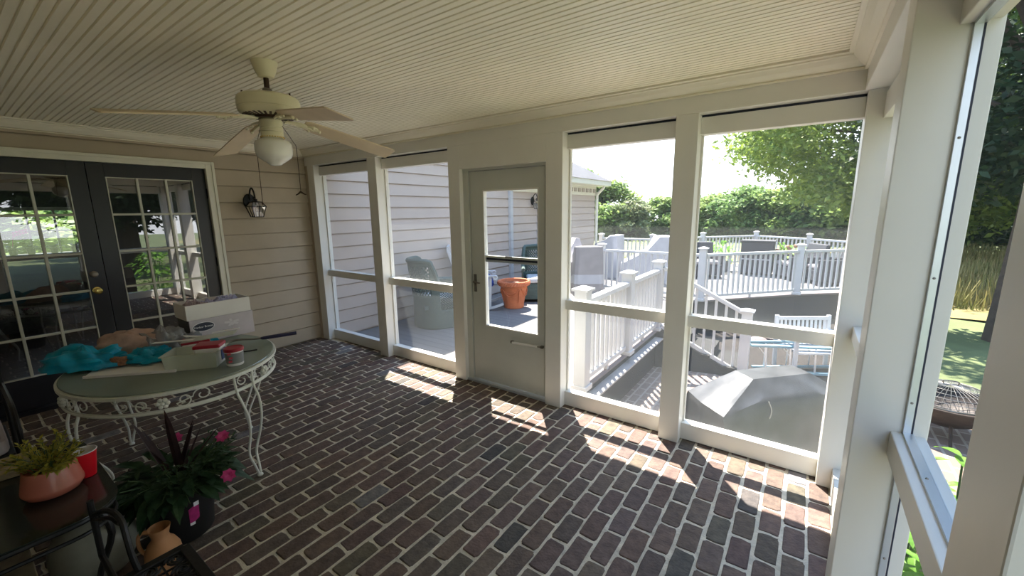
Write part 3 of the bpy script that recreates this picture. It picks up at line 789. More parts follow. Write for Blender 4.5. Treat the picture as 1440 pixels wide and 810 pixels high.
# ================================================================ wall lantern beside the French doors
LX, LY, LZ = 0.165, -0.695, 1.64
t = thing('wall_lantern', 'black wall lantern on tan siding beside the French doors', 'lantern', (0.015, LY, 1.80))
def lantern_parts(t, LX, LY, LZ, s_=1.0, back=0.013):
    pr_ = [(.0, .0), (.062, .0), (.066, .006), (.058, .016), (.0, .020)]
    q = MB().lathe(pr_, (0, 0, 0), 24)
    mb = MB(); mb.v = [(back + z * s_, LY + x * s_ * .95, LZ + .155 * s_ + y * s_ * 1.25) for x, y, z in q.v]; mb.f = q.f; mb.mi = q.mi
    mb.build('backplate', M['blackiron'], t, smooth=True)
    a = MB(); pts = []
    for k in range(13):
        q_ = k / 12
        an = PI * 1.15 * q_
        pts.append((back + .02 * s_ + (LX - back - .02 * s_) * (1 - math.cos(min(an, PI))) / 2 if an < PI else LX + .0, LY, LZ + (.175 + .115 * math.sin(an)) * s_))
    a.tube(pts, .0085 * s_, 8)
    a.tube([(LX, LY, LZ + .17 * s_), (LX - .02 * s_, LY, LZ + .20 * s_), (LX - .035 * s_, LY, LZ + .185 * s_), (LX - .025 * s_, LY, LZ + .17 * s_)], .006 * s_, 6)
    a.build('arm', M['blackiron'], t, smooth=True)
    roof = MB(); roof.lathe([(.0, .185), (.018, .180), (.022, .170), (.012, .165), (.020, .160), (.040, .156), (.044, .148), (.040, .146)], (LX, LY, LZ), 12, cap0=False)
    roof.v = [(LX + (x - LX) * s_, LY + (y - LY) * s_, LZ + (z - LZ) * s_) for x, y, z in roof.v]
    roof.build('roof_cap', M['blackiron'], t, smooth=True)
    cage = MB(); ring = lambda r, z: [(LX + r * s_ * math.cos(PI / 4 + k * PI / 2), LY + r * s_ * math.sin(PI / 4 + k * PI / 2), LZ + z * s_) for k in range(4)]
    A, B, C_ = ring(.058, .150), ring(.098, .105), ring(.060, .0)
    for R1, R2 in ((A, B), (B, C_)):
        for k in range(4): cage.tube([R1[k], R2[k]], .0042 * s_, 5)
    for R1 in (A, B, C_):
        for k in range(4): cage.tube([R1[k], R1[(k + 1) % 4]], .0042 * s_, 5)
    for k in range(4):
        cage.tube([tuple((Vector(C_[k]) + Vector(C_[(k + 1) % 4])) / 2), tuple((Vector(B[k]) + Vector(B[(k + 1) % 4])) / 2)], .003 * s_, 5)
    cg = cage.build('cage', M['blackiron'], t)
    g = MB(); A, B, C_ = ring(.056, .149), ring(.096, .104), ring(.058, .002)
    for R1, R2 in ((A, B), (B, C_)):
        for k in range(4): g.quad(R1[k], R1[(k + 1) % 4], R2[(k + 1) % 4], R2[k])
    g.build('lantern_glass', M['lamp_glass'], t)
    g = MB(); g.lathe([(.010, .0), (.010, .055), (.012, .058)], (LX, LY, LZ), 10); g.build('candle_sleeve', M['printwhite'], t, smooth=True)
    g = MB(); g.lathe([(.008, .058), (.016, .078), (.012, .098), (.0, .112)], (LX, LY, LZ), 10); g.build('bulb', M['lamp_glass'], t, smooth=True)
lantern_parts(t, LX, LY, LZ - .012, 1.1)

# ================================================================ round iron table with glass top
TX, TY, TZ = 1.93, -2.06, 0.72
TA, TB = 0.61, 0.55
t = thing('patio_table', 'oval white wrought iron table with glass top and scroll apron', 'table', (TX, TY, 0))
MB().lathe([(.0, TZ - .010), (.985, TZ - .010), (.992, TZ - .005), (.985, TZ), (.0, TZ)], (TX, TY, 0), 72, TA, TB, cap0=False, cap1=False).build('glass_top', M['tableglass'], t)
def ell(k, n, z, sc_=1.0): a = 2 * PI * k / n; return (TX + TA * sc_ * math.cos(a), TY + TB * sc_ * math.sin(a), z)
s = MB(); n = 72
for k in range(n):
    p0, p1 = ell(k, n, TZ - .020, .995), ell(k + 1, n, TZ - .020, .995)
    s.bar(p0, p1, .022, .018)
s.build('top_rim', M['iron_white'], t, smooth=True)
s = MB(); s.tube([ell(k, n, TZ - .125, .985) for k in range(n)], .008, 8, closed=True)
for k in range(n): s.bar(ell(k, n, TZ - .121, .985), ell(k + 1, n, TZ - .121, .985), .006, .022)
s.build('lower_ring', M['iron_white'], t, smooth=True)
def on_apron(a, z, sc_=.985): return (TX + TA * sc_ * math.cos(a), TY + TB * sc_ * math.sin(a), z)
zc_ = TZ - .073
for g in range(6):
    a0 = math.radians(-25 + 60 * g)
    for sd in (-1, 1):
        s = MB(); pts = []
        for i in range(41):        # an S scroll ending in two spirals
            q = i / 40
            if q < .5:
                th = (0.5 - q) * 2 * PI * 2.6; r = .012 + .030 * (q * 2)
                pts.append((.095 + r * math.cos(th + PI), -.004 + r * math.sin(th + PI)))
            else:
                u = (q - .5) * 2
                th = u * PI * 2.3; r = .042 - .030 * u
                pts.append((.185 - r * math.cos(th) * 1.15, .004 + r * math.sin(th)))
        P_ = [on_apron(a0 + sd * u_ / .57, zc_ + v_) for u_, v_ in pts]
        s.tube(P_, .0038, 6)
        s.build('scroll', M['iron_white'], t, smooth=True)
    s = MB()
    c = Vector(on_apron(a0, zc_, 1.0)); tang = Vector((-math.sin(a0), math.cos(a0), 0)); nor = Vector((math.cos(a0), math.sin(a0), 0))
    for k in range(6):
        q = k * PI / 3; ctr = c + tang * (.020 * math.cos(q)) + Vector((0, 0, .020 * math.sin(q)))
        s.sphere(ctr, .013, 8, 6)
    s.sphere(c + nor * .008, .010, 8, 6); s.build('rosette', M['iron_white'], t, smooth=True)
for (lx, ly) in ((2.535, -1.89), (1.835, -1.655), (1.355, -2.26), (2.02, -2.50)):
    a = math.atan2((ly - TY) / TB, (lx - TX) / TA)
    s = MB(); tang = Vector((-math.sin(a) * TA, math.cos(a) * TB, 0)).normalized(); foot = Vector((lx, ly, 0.012)); rad = Vector((math.cos(a), math.sin(a), 0))
    for sd in (-1, 1):
        p = []
        for z, o, inn in ((TZ - .02, .062, 0), (TZ - .125, .058, 0), (.52, .056, .030), (.42, .045, .045), (.30, .036, .020), (.16, .026, -.03), (.07, .014, -.012), (.012, .006, 0)):
            f = 1 - z / TZ
            base = Vector(on_apron(a, 0)).lerp(Vector((lx, ly, 0)), min(1, f * 1.05))
            q = base - rad * (-inn) + tang * sd * o
            p.append((q.x, q.y, z))
        s.tube(p, .0075, 8)
    lg = s.build('leg', M['iron_white'], t, smooth=True)
    s = MB(); s.lathe([(.0, .0), (.016, .001), (.018, .008), (.010, .018), (.0, .02)], (lx, ly, 0), 12); s.build('foot', M['iron_white'], lg, smooth=True)

# ---- lumps of cloth and film
def lump(c, size, seed, amp=.25, nu=40, nv=12, rot=0.0, fq=2.5, crease=.0):
    """a soft heap: domed grid with folds, closed by its flat underside"""
    mb = MB(); vs = []; fs = []
    cr, sr = math.cos(rot), math.sin(rot)
    for j in range(nv + 1):
        q = j / nv
        for i in range(nu):
            a = 2 * PI * i / nu
            r = math.sin(q * PI / 2) ** .8; z = math.cos(q * PI / 2) ** .8
            v = Vector((math.cos(a) * r, math.sin(a) * r, z * 1.0))
            k = mnoise.fractal(Vector((v.x * fq + seed, v.y * fq, v.z * fq)), .8, 2.1, 4)
            if crease: k += crease * abs(math.sin(a * 7 + seed + q * 4)) * q - crease * .4
            rr = 1 + amp * k
            x, y, zz = v.x * rr * size[0], v.y * rr * size[1], max(0.003, v.z * (1 + amp * 1.2 * k)) * size[2]
            if j == nv: zz = 0.002
            vs.append((c[0] + x * cr - y * sr, c[1] + x * sr + y * cr, c[2] + zz))
    for j in range(nv):
        for i in range(nu):
            i2 = (i + 1) % nu
            fs.append((j * nu + i, (j + 1) * nu + i, (j + 1) * nu + i2, j * nu + i2))
    fs.append(tuple(nv * nu + i for i in range(nu - 1, -1, -1)))
    return mb.add(vs, fs)
def cloth(name, label, cat, c, size, seed, m, group=None, **k):
    o = lump(c, size, seed, **k).build(name, m, loc=c, smooth=True, angle=80)
    return tag(o, label, cat, group)
Z1 = TZ + .001
# white tray board under the bags
s = MB(); P_ = [(1.89, -2.50), (2.22, -2.15), (1.86, -1.93), (1.50, -2.30)]
s.prism(P_, Z1, Z1 + .006); s.prism([P_[0], P_[1], (2.215, -2.143), (1.883, -2.492)], Z1 + .006, Z1 + .016)
tag(s.build('foam_board', M['cardwhite'], loc=(1.87, -2.2, Z1), bevel=.001), 'flat white board lying under the turquoise bag on the glass table', 'board')
cloth('turquoise_bag', 'turquoise plastic bag hanging over the left table edge', 'bag', (1.66, -2.44, Z1 + .017), (.20, .13, .10), 3.1, M['teal'], rot=.8, amp=.35, crease=.12)
cloth('turquoise_bag', 'turquoise crumpled bag in front of the clear plastic bag', 'bag', (1.86, -2.18, Z1 + .017), (.15, .085, .065), 9.4, M['teal'], rot=.9, amp=.45, crease=.18)
cloth('turquoise_bag', 'turquoise folded bag behind, near the clear tub', 'bag', (1.40, -2.02, Z1), (.15, .08, .085), 14.2, M['teal'], rot=.8, amp=.3, crease=.10)
cloth('turquoise_bag', 'small turquoise scrap beside the lilac box', 'bag', (1.74, -1.80, Z1), (.06, .035, .05), 24.2, M['teal'], rot=.5, amp=.3, crease=.15)
cloth('cloth_bundle', 'pink beige cloth bundle lying on the turquoise bag', 'bundle', (1.56, -2.20, Z1 + .018), (.20, .13, .145), 5.5, M['bundle'], rot=.95, amp=.16, crease=.05, fq=1.8)
cloth('plastic_bag', 'clear crumpled plastic bag over the cloth bundle end', 'bag', (1.68, -2.06, Z1 + .018), (.15, .11, .125), 8.8, M['film'], rot=.7, amp=.5, crease=.2)
cloth('plastic_bag', 'clear crumpled plastic bag standing against the lilac box', 'bag', (1.71, -1.94, Z1), (.11, .06, .10), 18.6, M['film'], rot=.9, amp=.5, crease=.2)
# printed tin under the bundle
s = MB(); s.lathe([(.0, 0), (.055, 0), (.057, .045), (.05, .052), (.0, .052)], (1.79, -2.31, Z1 + .017), 20, 1.15, .85)
tag(s.build('floral_tin', M['rust'], loc=(1.79, -2.31, Z1 + .017), smooth=True), 'small rusty floral tin between the turquoise bags', 'tin')
# lilac ceiling-fan carton with the white tray on it
BX = 1.675; BY0, BY1 = -1.895, -1.470; BD = .235
t = thing('carton', 'lilac printed carton with navy oval on the back of the table', 'box', (BX - BD / 2, (BY0 + BY1) / 2, Z1))
s = MB(); s.box(BX - BD, BX, BY0, BY1, Z1, .900); s.build('carton_body', M['lilac'], t, bevel=.003)
s = MB(); s.box(BX - BD - .001, BX - .004, BY0 - .0012, BY0, Z1 + .002, .898); s.build('end_panel', M['darkcard'], t)
ov = MB(); ov.lathe([(.0, .0), (1, .0), (1, .0015), (.0, .0015)], (0, 0, 0), 40, cap0=False, cap1=False)
m2 = MB(); oy, oz = BY0 + .085, .842
m2.v = [(BX + z + .0004, oy + x * .066, oz + y * .031) for x, y, z in ov.v]; m2.f = ov.f; m2.mi = ov.mi
o_ = m2.build('oval_logo', M['navy'], t)
m2 = MB(); m2.v = [(BX + z * .3, oy + x * .070, oz + y * .035) for x, y, z in ov.v]; m2.f = ov.f; m2.mi = ov.mi
m2.build('oval_border', M['printwhite'], o_)
text_obj('Harbor Breeze', .020, M['printwhite'], o_, frame_matrix((BX + .0030, oy, oz), (0, 1, 0), (0, 0, 1)))
pf = MB()   # the white fan pictured on the carton
fy_, fz_ = BY0 + .270, .835
for a in (18, 100, 165, 245, 320):
    q = math.radians(a); c_, s_ = math.cos(q) * .62, math.sin(q) * .34
    nx, nz = -math.sin(q) * .008, math.cos(q) * .008
    pf.hexa([(BX + .0005, fy_ + .018 * c_ - nx, fz_ + .018 * s_ - nz), (BX + .0005, fy_ + .018 * c_ + nx, fz_ + .018 * s_ + nz), (BX + .0005, fy_ + .085 * c_ + nx, fz_ + .085 * s_ + nz), (BX + .0005, fy_ + .085 * c_ - nx, fz_ + .085 * s_ - nz)],
            [(BX + .0015, fy_ + .018 * c_ - nx, fz_ + .018 * s_ - nz), (BX + .0015, fy_ + .018 * c_ + nx, fz_ + .018 * s_ + nz), (BX + .0015, fy_ + .085 * c_ + nx, fz_ + .085 * s_ + nz), (BX + .0015, fy_ + .085 * c_ - nx, fz_ + .085 * s_ - nz)])
m2 = ov; pf.add([(BX + z + .0012, fy_ + x * .016, fz_ - .010 + y * .013) for x, y, z in ov.v], ov.f)
pf.build('printed_fan', M['lilacpale'], t)
TB0 = .902
t = thing('open_box', 'white open tray box stacked on the lilac carton', 'box', (BX - BD / 2, (BY0 + BY1) / 2, TB0))
s = MB(); x0, x1, y0, y1 = BX - BD - .008, BX + .004, BY0 - .012, BY1 - .012; h = .112; w_ = .006
s.box(x0, x1, y0, y1, TB0, TB0 + .006).box(x0, x0 + w_, y0, y1, TB0 + .006, TB0 + h).box(x1 - w_, x1, y0, y1, TB0 + .006, TB0 + h).box(x0 + w_, x1 - w_, y0, y0 + w_, TB0 + .006, TB0 + h).box(x0 + w_, x1 - w_, y1 - w_, y1, TB0 + .006, TB0 + h)
s.build('tray', M['cardwhite'], t, bevel=.002)
def crumple(c, sx, sy, base, h, seed, n=26):
    mb = MB(); vs = []
    for j in range(n + 1):
        for i in range(n + 1):
            u, v = i / n, j / n
            k = mnoise.fractal(Vector((u * 5 + seed, v * 5, seed)), .7, 2.2, 4)
            vs.append((c[0] + (u - .5) * sx, c[1] + (v - .5) * sy, base + h * (.6 + .7 * k) * (1 - (2 * abs(u - .5)) ** 4 * .7) * (1 - (2 * abs(v - .5)) ** 4 * .7)))
    return mb.add(vs, [(j * (n + 1) + i, j * (n + 1) + i + 1, (j + 1) * (n + 1) + i + 1, (j + 1) * (n + 1) + i) for j in range(n) for i in range(n)])
o = crumple((BX - BD / 2, BY1 - .165, 0), .21, .27, TB0 + .06, .065, 2.2).build('tissue_paper', M['tissue'], loc=(BX - BD / 2, BY1 - .165, TB0 + .06)); tag(o, 'lilac blue tissue paper in the white open box', 'paper', None)
o = crumple((BX - BD / 2 + .02, BY0 + .085, 0), .18, .15, TB0 + .065, .075, 7.7).build('tissue_paper', M['tissuepink'], loc=(BX - BD / 2, BY0 + .085, TB0 + .065)); tag(o, 'pinkish tissue paper in the left half of the white open box', 'paper', None)
# clear storage tub, angled
def obox_pts(c, ux, hx, hy, z0, z1, grow=1.0):
    u = Vector((math.cos(ux), math.sin(ux), 0)); v = Vector((-u.y, u.x, 0)); c = Vector((c[0], c[1], 0))
    b4 = [c - u * hx - v * hy, c + u * hx - v * hy, c + u * hx + v * hy, c - u * hx + v * hy]
    t4 = [c - u * hx * grow - v * hy * grow, c + u * hx * grow - v * hy * grow, c + u * hx * grow + v * hy * grow, c - u * hx * grow + v * hy * grow]
    return [(p.x, p.y, z0) for p in b4], [(p.x, p.y, z1) for p in t4]
def open_tub(mb, c, ang, hx, hy, z0, z1, grow, th):
    b4, t4 = obox_pts(c, ang, hx, hy, z0, z1, grow); bi, ti = obox_pts(c, ang, hx - th, hy - th, z0 + th, z1, grow)
    vs = b4 + t4 + bi + ti
    fs = [(0, 3, 2, 1), (8, 9, 10, 11)]
    for i in range(4):
        j = (i + 1) % 4
        fs += [(i, j, 4 + j, 4 + i), (8 + j, 8 + i, 12 + i, 12 + j), (4 + i, 4 + j, 12 + j, 12 + i)]
    mb.add(vs, fs)
TUBA = math.radians(52)
t = thing('storage_tub', 'frosted clear plastic tub without lid near the table front', 'tub', (2.19, -2.03, Z1))
s = MB(); open_tub(s, (2.19, -2.03), TUBA, .135, .085, Z1, Z1 + .10, 1.06, .003); s.build('tub_body', M['tubplastic'], t, bevel=.004)
s = MB(); b4, t4 = obox_pts((2.19, -2.03), TUBA, .152, .101, Z1 + .096, Z1 + .101, 1.0)
b5, t5 = obox_pts((2.19, -2.03), TUBA, .141, .088, Z1 + .096, Z1 + .101, 1.0)
for i in range(4):
    j = (i + 1) % 4; s.hexa([b4[i], b4[j], b5[j], b5[i]], [t4[i], t4[j], t5[j], t5[i]])
s.build('tub_rim', M['tubplastic'], t)
# spackle tubs
def spackle(name, c, r, h, label, lab_m, square=False, lidr=1.08):
    t = thing(name, label, 'tub', (c[0], c[1], c[2]))
    MB().lathe([(.0, 0), (r * .86, 0), (r * .9, .003), (r, h), (.0, h)], c, 28, cap0=False, cap1=False).build('tub_body', M['cardwhite'], t, smooth=True)
    MB().lathe([(r * .905, h * .16), (r * .985, h * .80)], (c[0], c[1], c[2]), 28, 1.012, 1.012, False, False).build('paper_label', lab_m, t, smooth=True)
    ld = MB().lathe([(r * 1.0, h - .012), (r * lidr, h - .012), (r * lidr, h + .004), (r * .98, h + .008), (r * .9, h + .004), (.0, h + .004)], c, 28, cap0=False, cap1=False).build('lid', M['red'], t, smooth=True)
    return t
tt = spackle('spackle_tub', (2.375, -1.885, Z1), .052, .105, 'small white tub with red lid and gray label near the right table edge', M['grayprint'])
s = MB()
for i, (a0, zz) in enumerate(((-.75, .078), (-.62, .052), (-.70, .03))):
    s.box(2.375 + .0525 * math.cos(a0) - .002, 2.375 + .0525 * math.cos(a0) + .002, -1.885 + .0525 * math.sin(a0) - .016, -1.885 + .0525 * math.sin(a0) + .004, Z1 + zz, Z1 + zz + .012)
s.build('red_print', M['red'], tt)
# rectangular red-lidded tub inside the clear tub
t = thing('putty_tub', 'square white tub with red lid and blue label inside the clear tub', 'tub', (2.235, -1.965, Z1 + .004))
s = MB(); b4, t4 = obox_pts((2.235, -1.965), TUBA, .066, .050, Z1 + .004, Z1 + .120, 1.08); s.hexa(b4, t4); s.build('tub_body', M['cardwhite'], t, bevel=.010)
s = MB(); b4, t4 = obox_pts((2.235, -1.965), TUBA, .075, .058, Z1 + .115, Z1 + .136, .97); s.hexa(b4, t4); s.build('lid', M['red'], t, bevel=.006)
u = Vector((math.cos(TUBA), math.sin(TUBA), 0)); v = Vector((-u.y, u.x, 0)); c = Vector((2.235, -1.965, 0))
s = MB(); k0 = c + u * .0685 - v * .034; k1 = c + u * .0685 + v * .034
s.hexa([(k0.x, k0.y, Z1 + .03), (k1.x, k1.y, Z1 + .03), (k1.x + .003, k1.y + .003, Z1 + .03), (k0.x + .003, k0.y + .003, Z1 + .03)], [(k0.x, k0.y, Z1 + .10), (k1.x, k1.y, Z1 + .10), (k1.x + .003, k1.y + .003, Z1 + .10), (k0.x + .003, k0.y + .003, Z1 + .10)])
k0 = c - v * .0525 - u * .045; k1 = c - v * .0525 + u * .045
s.hexa([(k0.x, k0.y, Z1 + .03), (k1.x, k1.y, Z1 + .03), (k1.x - v.x * .002, k1.y - v.y * .002, Z1 + .03), (k0.x - v.x * .002, k0.y - v.y * .002, Z1 + .03)], [(k0.x - v.x * .003, k0.y - v.y * .003, Z1 + .09), (k1.x - v.x * .003, k1.y - v.y * .003, Z1 + .09), (k1.x - v.x * .005, k1.y - v.y * .005, Z1 + .09), (k0.x - v.x * .005, k0.y - v.y * .005, Z1 + .09)])
lb = s.build('paper_label', M['blueprint'], t)
s = MB(); k0 = c - v * .0555 + u * .012; k1 = c - v * .0555 + u * .040
s.hexa([(k0.x, k0.y, Z1 + .05), (k1.x, k1.y, Z1 + .05), (k1.x - v.x * .002, k1.y - v.y * .002, Z1 + .05), (k0.x - v.x * .002, k0.y - v.y * .002, Z1 + .05)], [(k0.x - v.x * .003, k0.y - v.y * .003, Z1 + .08), (k1.x - v.x * .003, k1.y - v.y * .003, Z1 + .08), (k1.x - v.x * .005, k1.y - v.y * .005, Z1 + .08), (k0.x - v.x * .005, k0.y - v.y * .005, Z1 + .08)])
s.build('yellow_print', M['yellowprint'], lb)
t = thing('putty_tub', 'white tub with red lid half hidden behind the clear tub', 'tub', (1.99, -1.96, Z1))
s = MB(); b4, t4 = obox_pts((1.99, -1.96), TUBA + .3, .070, .05, Z1, Z1 + .105, 1.05); s.hexa(b4, t4); s.build('tub_body', M['cardwhite'], t, bevel=.01)
s = MB(); b4, t4 = obox_pts((1.99, -1.96), TUBA + .3, .078, .058, Z1 + .10, Z1 + .120, .97); s.hexa(b4, t4); s.build('lid', M['red'], t, bevel=.006)
# lids, blades, string, tools
s = MB(); b4, t4 = obox_pts((2.05, -1.90), TUBA + .1, .15, .055, Z1 + .115, Z1 + .121, 1.0)
b4 = [(x, y, z + .025 * (k in (1, 2))) for k, (x, y, z) in enumerate(b4)]; t4 = [(x, y, z + .025 * (k in (1, 2))) for k, (x, y, z) in enumerate(t4)]
s.hexa(b4, t4); tag(s.build('tub_lid', M['tubplastic'], loc=(2.05, -1.90, Z1 + .115), bevel=.002), 'loose frosted lid leaning across the white tubs', 'lid')
for i, (a, b_) in enumerate((((1.62, -2.05, Z1 + .10), (1.93, -1.86, Z1 + .10)), ((1.80, -2.14, Z1 + .105), (2.02, -1.98, Z1 + .125)), ((1.98, -1.86, Z1 + .135), (2.06, -1.72, Z1 + .150)))):
    s = MB(); s.bar(a, b_, .030, .005)
    tag(s.build('white_slat', M['cardwhite'], loc=a, bevel=.001), ['long white slat lying behind the clear plastic bag', 'short white slat leading to the frosted tub', 'white slat sticking up behind the red lids'][i], 'slat', 'white slats on the table')
s = MB(); s.tube([(2.02, -2.36, Z1 + .003), (2.08, -2.28, Z1 + .004), (2.15, -2.22, Z1 + .003), (2.20, -2.16, Z1 + .004)], .003, 6)
tag(s.build('string', M['cardwhite'], loc=(2.1, -2.25, Z1)), 'thin pale string lying on the glass before the frosted tub', 'string')
t = thing('caulking_tool', 'bent steel tool with dark navy handle over the table edge', 'tool', (2.0, -1.6, Z1))
s = MB(); s.tube([(2.07, -1.82, Z1 + .012), (1.99, -1.80, Z1 + .020), (1.95, -1.76, Z1 + .035), (1.965, -1.70, Z1 + .040), (2.00, -1.62, Z1 + .030), (2.03, -1.56, Z1 + .028)], [.006, .008, .009, .008, .007, .006], 8); s.build('steel_shank', M['pewter'], t, smooth=True)
s = MB(); s.tube([(2.02, -1.575, Z1 + .028), (2.035, -1.55, Z1 + .028), (2.075, -1.46, Z1 + .030), (2.12, -1.36, Z1 + .032)], [.008, .013, .014, .013], 10); s.build('handle', M['handle'], t, smooth=True)
s = MB(); s.bar((2.16, -1.76, Z1 + .004), (2.20, -1.68, Z1 + .004), .012, .007)
tag(s.build('pencil_stub', M['blackiron'], loc=(2.18, -1.72, Z1), bevel=.002), 'short black stub lying beside the steel tool', 'stub')

# ================================================================ foreground left corner
SZ = 0.52
t = thing('side_table', 'low table with dark glass top and black iron legs', 'table', (2.65, -2.98, 0))
def rrect(x0, x1, y0, y1, r, n=8):
    P_ = []
    for cx, cy, a0 in ((x1 - r, y1 - r, 0), (x0 + r, y1 - r, PI / 2), (x0 + r, y0 + r, PI), (x1 - r, y0 + r, 1.5 * PI)):
        for k in range(n + 1): P_.append((cx + r * math.cos(a0 + PI / 2 * k / n), cy + r * math.sin(a0 + PI / 2 * k / n)))
    return P_
s = MB(); s.prism(rrect(2.22, 3.115, -3.40, -2.592, .16), SZ - .008, SZ); s.build('glass_top', M['sideglass'], t, bevel=.002)
s = MB(); P_ = rrect(2.235, 3.10, -3.385, -2.607, .15); s.tube([(x, y, SZ - .020) for x, y in P_], .011, 8, closed=True); s.tube([(x, y, SZ - .075) for x, y in P_], .008, 8, closed=True)
s.build('frame', M['blackiron'], t, smooth=True)
for (x, y) in ((2.30, -2.67), (3.03, -2.67), (2.30, -3.32), (3.03, -3.32)):
    s = MB(); ox = .03 if x > 2.6 else -.03; oy = .03 if y > -3 else -.03
    s.tube([(x, y, SZ - .02), (x + ox * .8, y + oy * .8, SZ - .14), (x - ox, y - oy, .18), (x - ox * .6, y - oy * .6, .06), (x + ox * .6, y + oy * .6, .0)], [.013, .013, .011, .010, .012], 8)
    s.build('leg', M['blackiron'], t, smooth=True)
s = MB(); s.hexa([(2.27, -3.30, SZ + .001), (2.455, -3.28, SZ + .001), (2.50, -2.785, SZ + .001), (2.30, -2.760, SZ + .001)], [(2.27, -3.30, SZ + .03), (2.455, -3.28, SZ + .03), (2.50, -2.785, SZ + .03), (2.30, -2.760, SZ + .03)])
tag(s.build('wood_plank', M['plank'], loc=(2.38, -3.0, SZ), bevel=.004), 'weathered wooden plank lying on the dark glass table', 'plank')
# squat glazed pot with yellow green plant
PXc, PYc = 2.785, -2.752
t = thing('potted_plant', 'yellow green leafy plant in a squat glazed terracotta pot', 'plant', (PXc, PYc, SZ + .001))
MB().lathe([(r * .86, z) for r, z in [(.0, 0), (.075, 0), (.098, .012), (.110, .032), (.109, .040), (.093, .110), (.090, .122), (.084, .122), (.080, .105), (.0, .105)]], (PXc, PYc, SZ + .001), 40, cap0=False, cap1=False).build('pot', M['terra'], t, smooth=True)
MB().lathe([(.0, .108), (.070, .104)], (PXc, PYc, SZ), 20, cap0=False, cap1=False).build('soil', M['soil'], t)
s = MB(); st = MB()
for k in range(46):
    a = random.uniform(0, 2 * PI); el = random.uniform(.35, 1.35); ln = random.uniform(.07, .15) * (1.15 if k < 12 else 1)
    d_ = Vector((math.cos(a) * math.cos(el), math.sin(a) * math.cos(el), math.sin(el)))
    b0 = Vector((PXc + .05 * math.cos(a) * random.random(), PYc + .05 * math.sin(a) * random.random(), SZ + .105))
    tip = b0 + d_ * ln
    st.tube([b0, b0.lerp(tip, .5) + Vector((0, 0, .01)), tip], .0016, 4)
    for j in range(9):
        q = .3 + .7 * j / 8; c = b0.lerp(tip, q)
        for sd in range(2):
            dd = Vector((random.gauss(0, 1), random.gauss(0, 1), random.gauss(.3, .7))).normalized() + d_ * .8
            s.leaf(c, dd, random.uniform(.016, .034), random.uniform(.008, .014), .2, n=2)
s.build('foliage', M['leafyellow'], t); st.build('stem', M['stem'], t)
# red cup
CX, CY = 2.775, -2.645 + .02
t = thing('red_cup', 'red plastic party cup beside the squat terracotta pot', 'cup', (2.80, -2.655, SZ + .001))
CX, CY = 2.745, -2.647
t.location = (CX, CY, SZ + .001)
MB().lathe([(.0, .001), (.030, .001), (.031, .004), (.036, .045), (.0365, .047), (.041, .088), (.0415, .090), (.045, .118)], (CX, CY, SZ + .001), 36, cap0=False, cap1=False).build('cup_wall', M['cupred'], t, smooth=True)
MB().lathe([(.0, .004), (.029, .004), (.0437, .118)], (CX, CY, SZ + .001), 36, cap0=False, cap1=False).build('white_lining', M['printwhite'], t, smooth=True)
s = MB(); s.tube([(CX + .0455 * math.cos(2 * PI * k / 36), CY + .0455 * math.sin(2 * PI * k / 36), SZ + .119) for k in range(36)], .002, 6, closed=True); s.build('rolled_rim', M['printwhite'], t, smooth=True)
# black nursery pot with flowers
QX, QY = 2.70, -2.345
t = thing('flower_pot', 'black nursery pot with pink flowers and spiky dark leaves', 'plant', (QX, QY, 0))
pt_ = MB().lathe([(.0, 0), (.128, 0), (.134, .010), (.158, .235), (.168, .238), (.170, .275), (.160, .275), (.150, .24), (.0, .235)], (QX, QY, 0.001), 40, cap0=False, cap1=False).build('pot', M['blackpot'], t, smooth=True)
MB().lathe([(.0, .245), (.150, .240)], (QX, QY, 0), 24, cap0=False, cap1=False).build('soil', M['soil'], t)
s = MB(); a = .12
for (da0, da1, z0, z1) in ((-.15, .15, .105, .195),):
    vs = []; n = 6
    for i in range(n + 1):
        q = a + da0 + (da1 - da0) * i / n
        for z in (z0, z1):
            r = .136 + .022 * z / .235 + .0030
            zz = z + .02 * (i / n)
            vs.append((QX + r * math.cos(q), QY + r * math.sin(q), zz))
    s.add(vs, [(2 * i, 2 * i + 2, 2 * i + 3, 2 * i + 1) for i in range(n)])
tg = s.build('plant_tag', M['magenta'], t)
s = MB(); vs = []; n = 6
for (da0, da1, z0, z1) in ((-.15, .0, .100, .116), (.0, .15, .200, .224)):
    s = MB(); vs = []
    for i in range(n + 1):
        q = a + da0 + (da1 - da0) * i / n
        for z in (z0, z1):
            r = .136 + .022 * z / .235 + .0036; vs.append((QX + r * math.cos(q), QY + r * math.sin(q), z))
    s.add(vs, [(2 * i, 2 * i + 2, 2 * i + 3, 2 * i + 1) for i in range(n)])
    s.build('tag_print', M['printwhite'], tg)
s = MB()
for (tx, ty, tz, w_) in ((2.785, -2.358, .735, .040), (2.63, -2.46, .675, .040), (2.923, -2.173, .625, .028), (2.858, -2.235, .63, .028), (2.842, -2.263, .65, .028), (2.575, -2.415, .59, .030), (2.80, -2.44, .56, .028), (2.66, -2.22, .58, .028)):
    b0 = Vector((QX + random.uniform(-.03, .03), QY + random.uniform(-.03, .03), .25)); d_ = Vector((tx, ty, tz)) - b0
    s.leaf(b0, d_, d_.length, w_, .02, n=6, fold=.4)
s.build('spiky_foliage', M['cordy'], t)
s = MB(); st = MB()
for k in range(230):
    a = random.uniform(0, 2 * PI); r = .19 * math.sqrt(random.random()); el = random.uniform(-.2, .75)
    b0 = Vector((QX + r * math.cos(a), QY + r * math.sin(a), 0.26 + random.uniform(0, .12)))
    d_ = Vector((math.cos(a) * math.cos(el), math.sin(a) * math.cos(el), math.sin(el)))
    s.leaf(b0, d_, random.uniform(.09, .16), random.uniform(.035, .062), random.uniform(.15, .7), n=5, fold=.2)
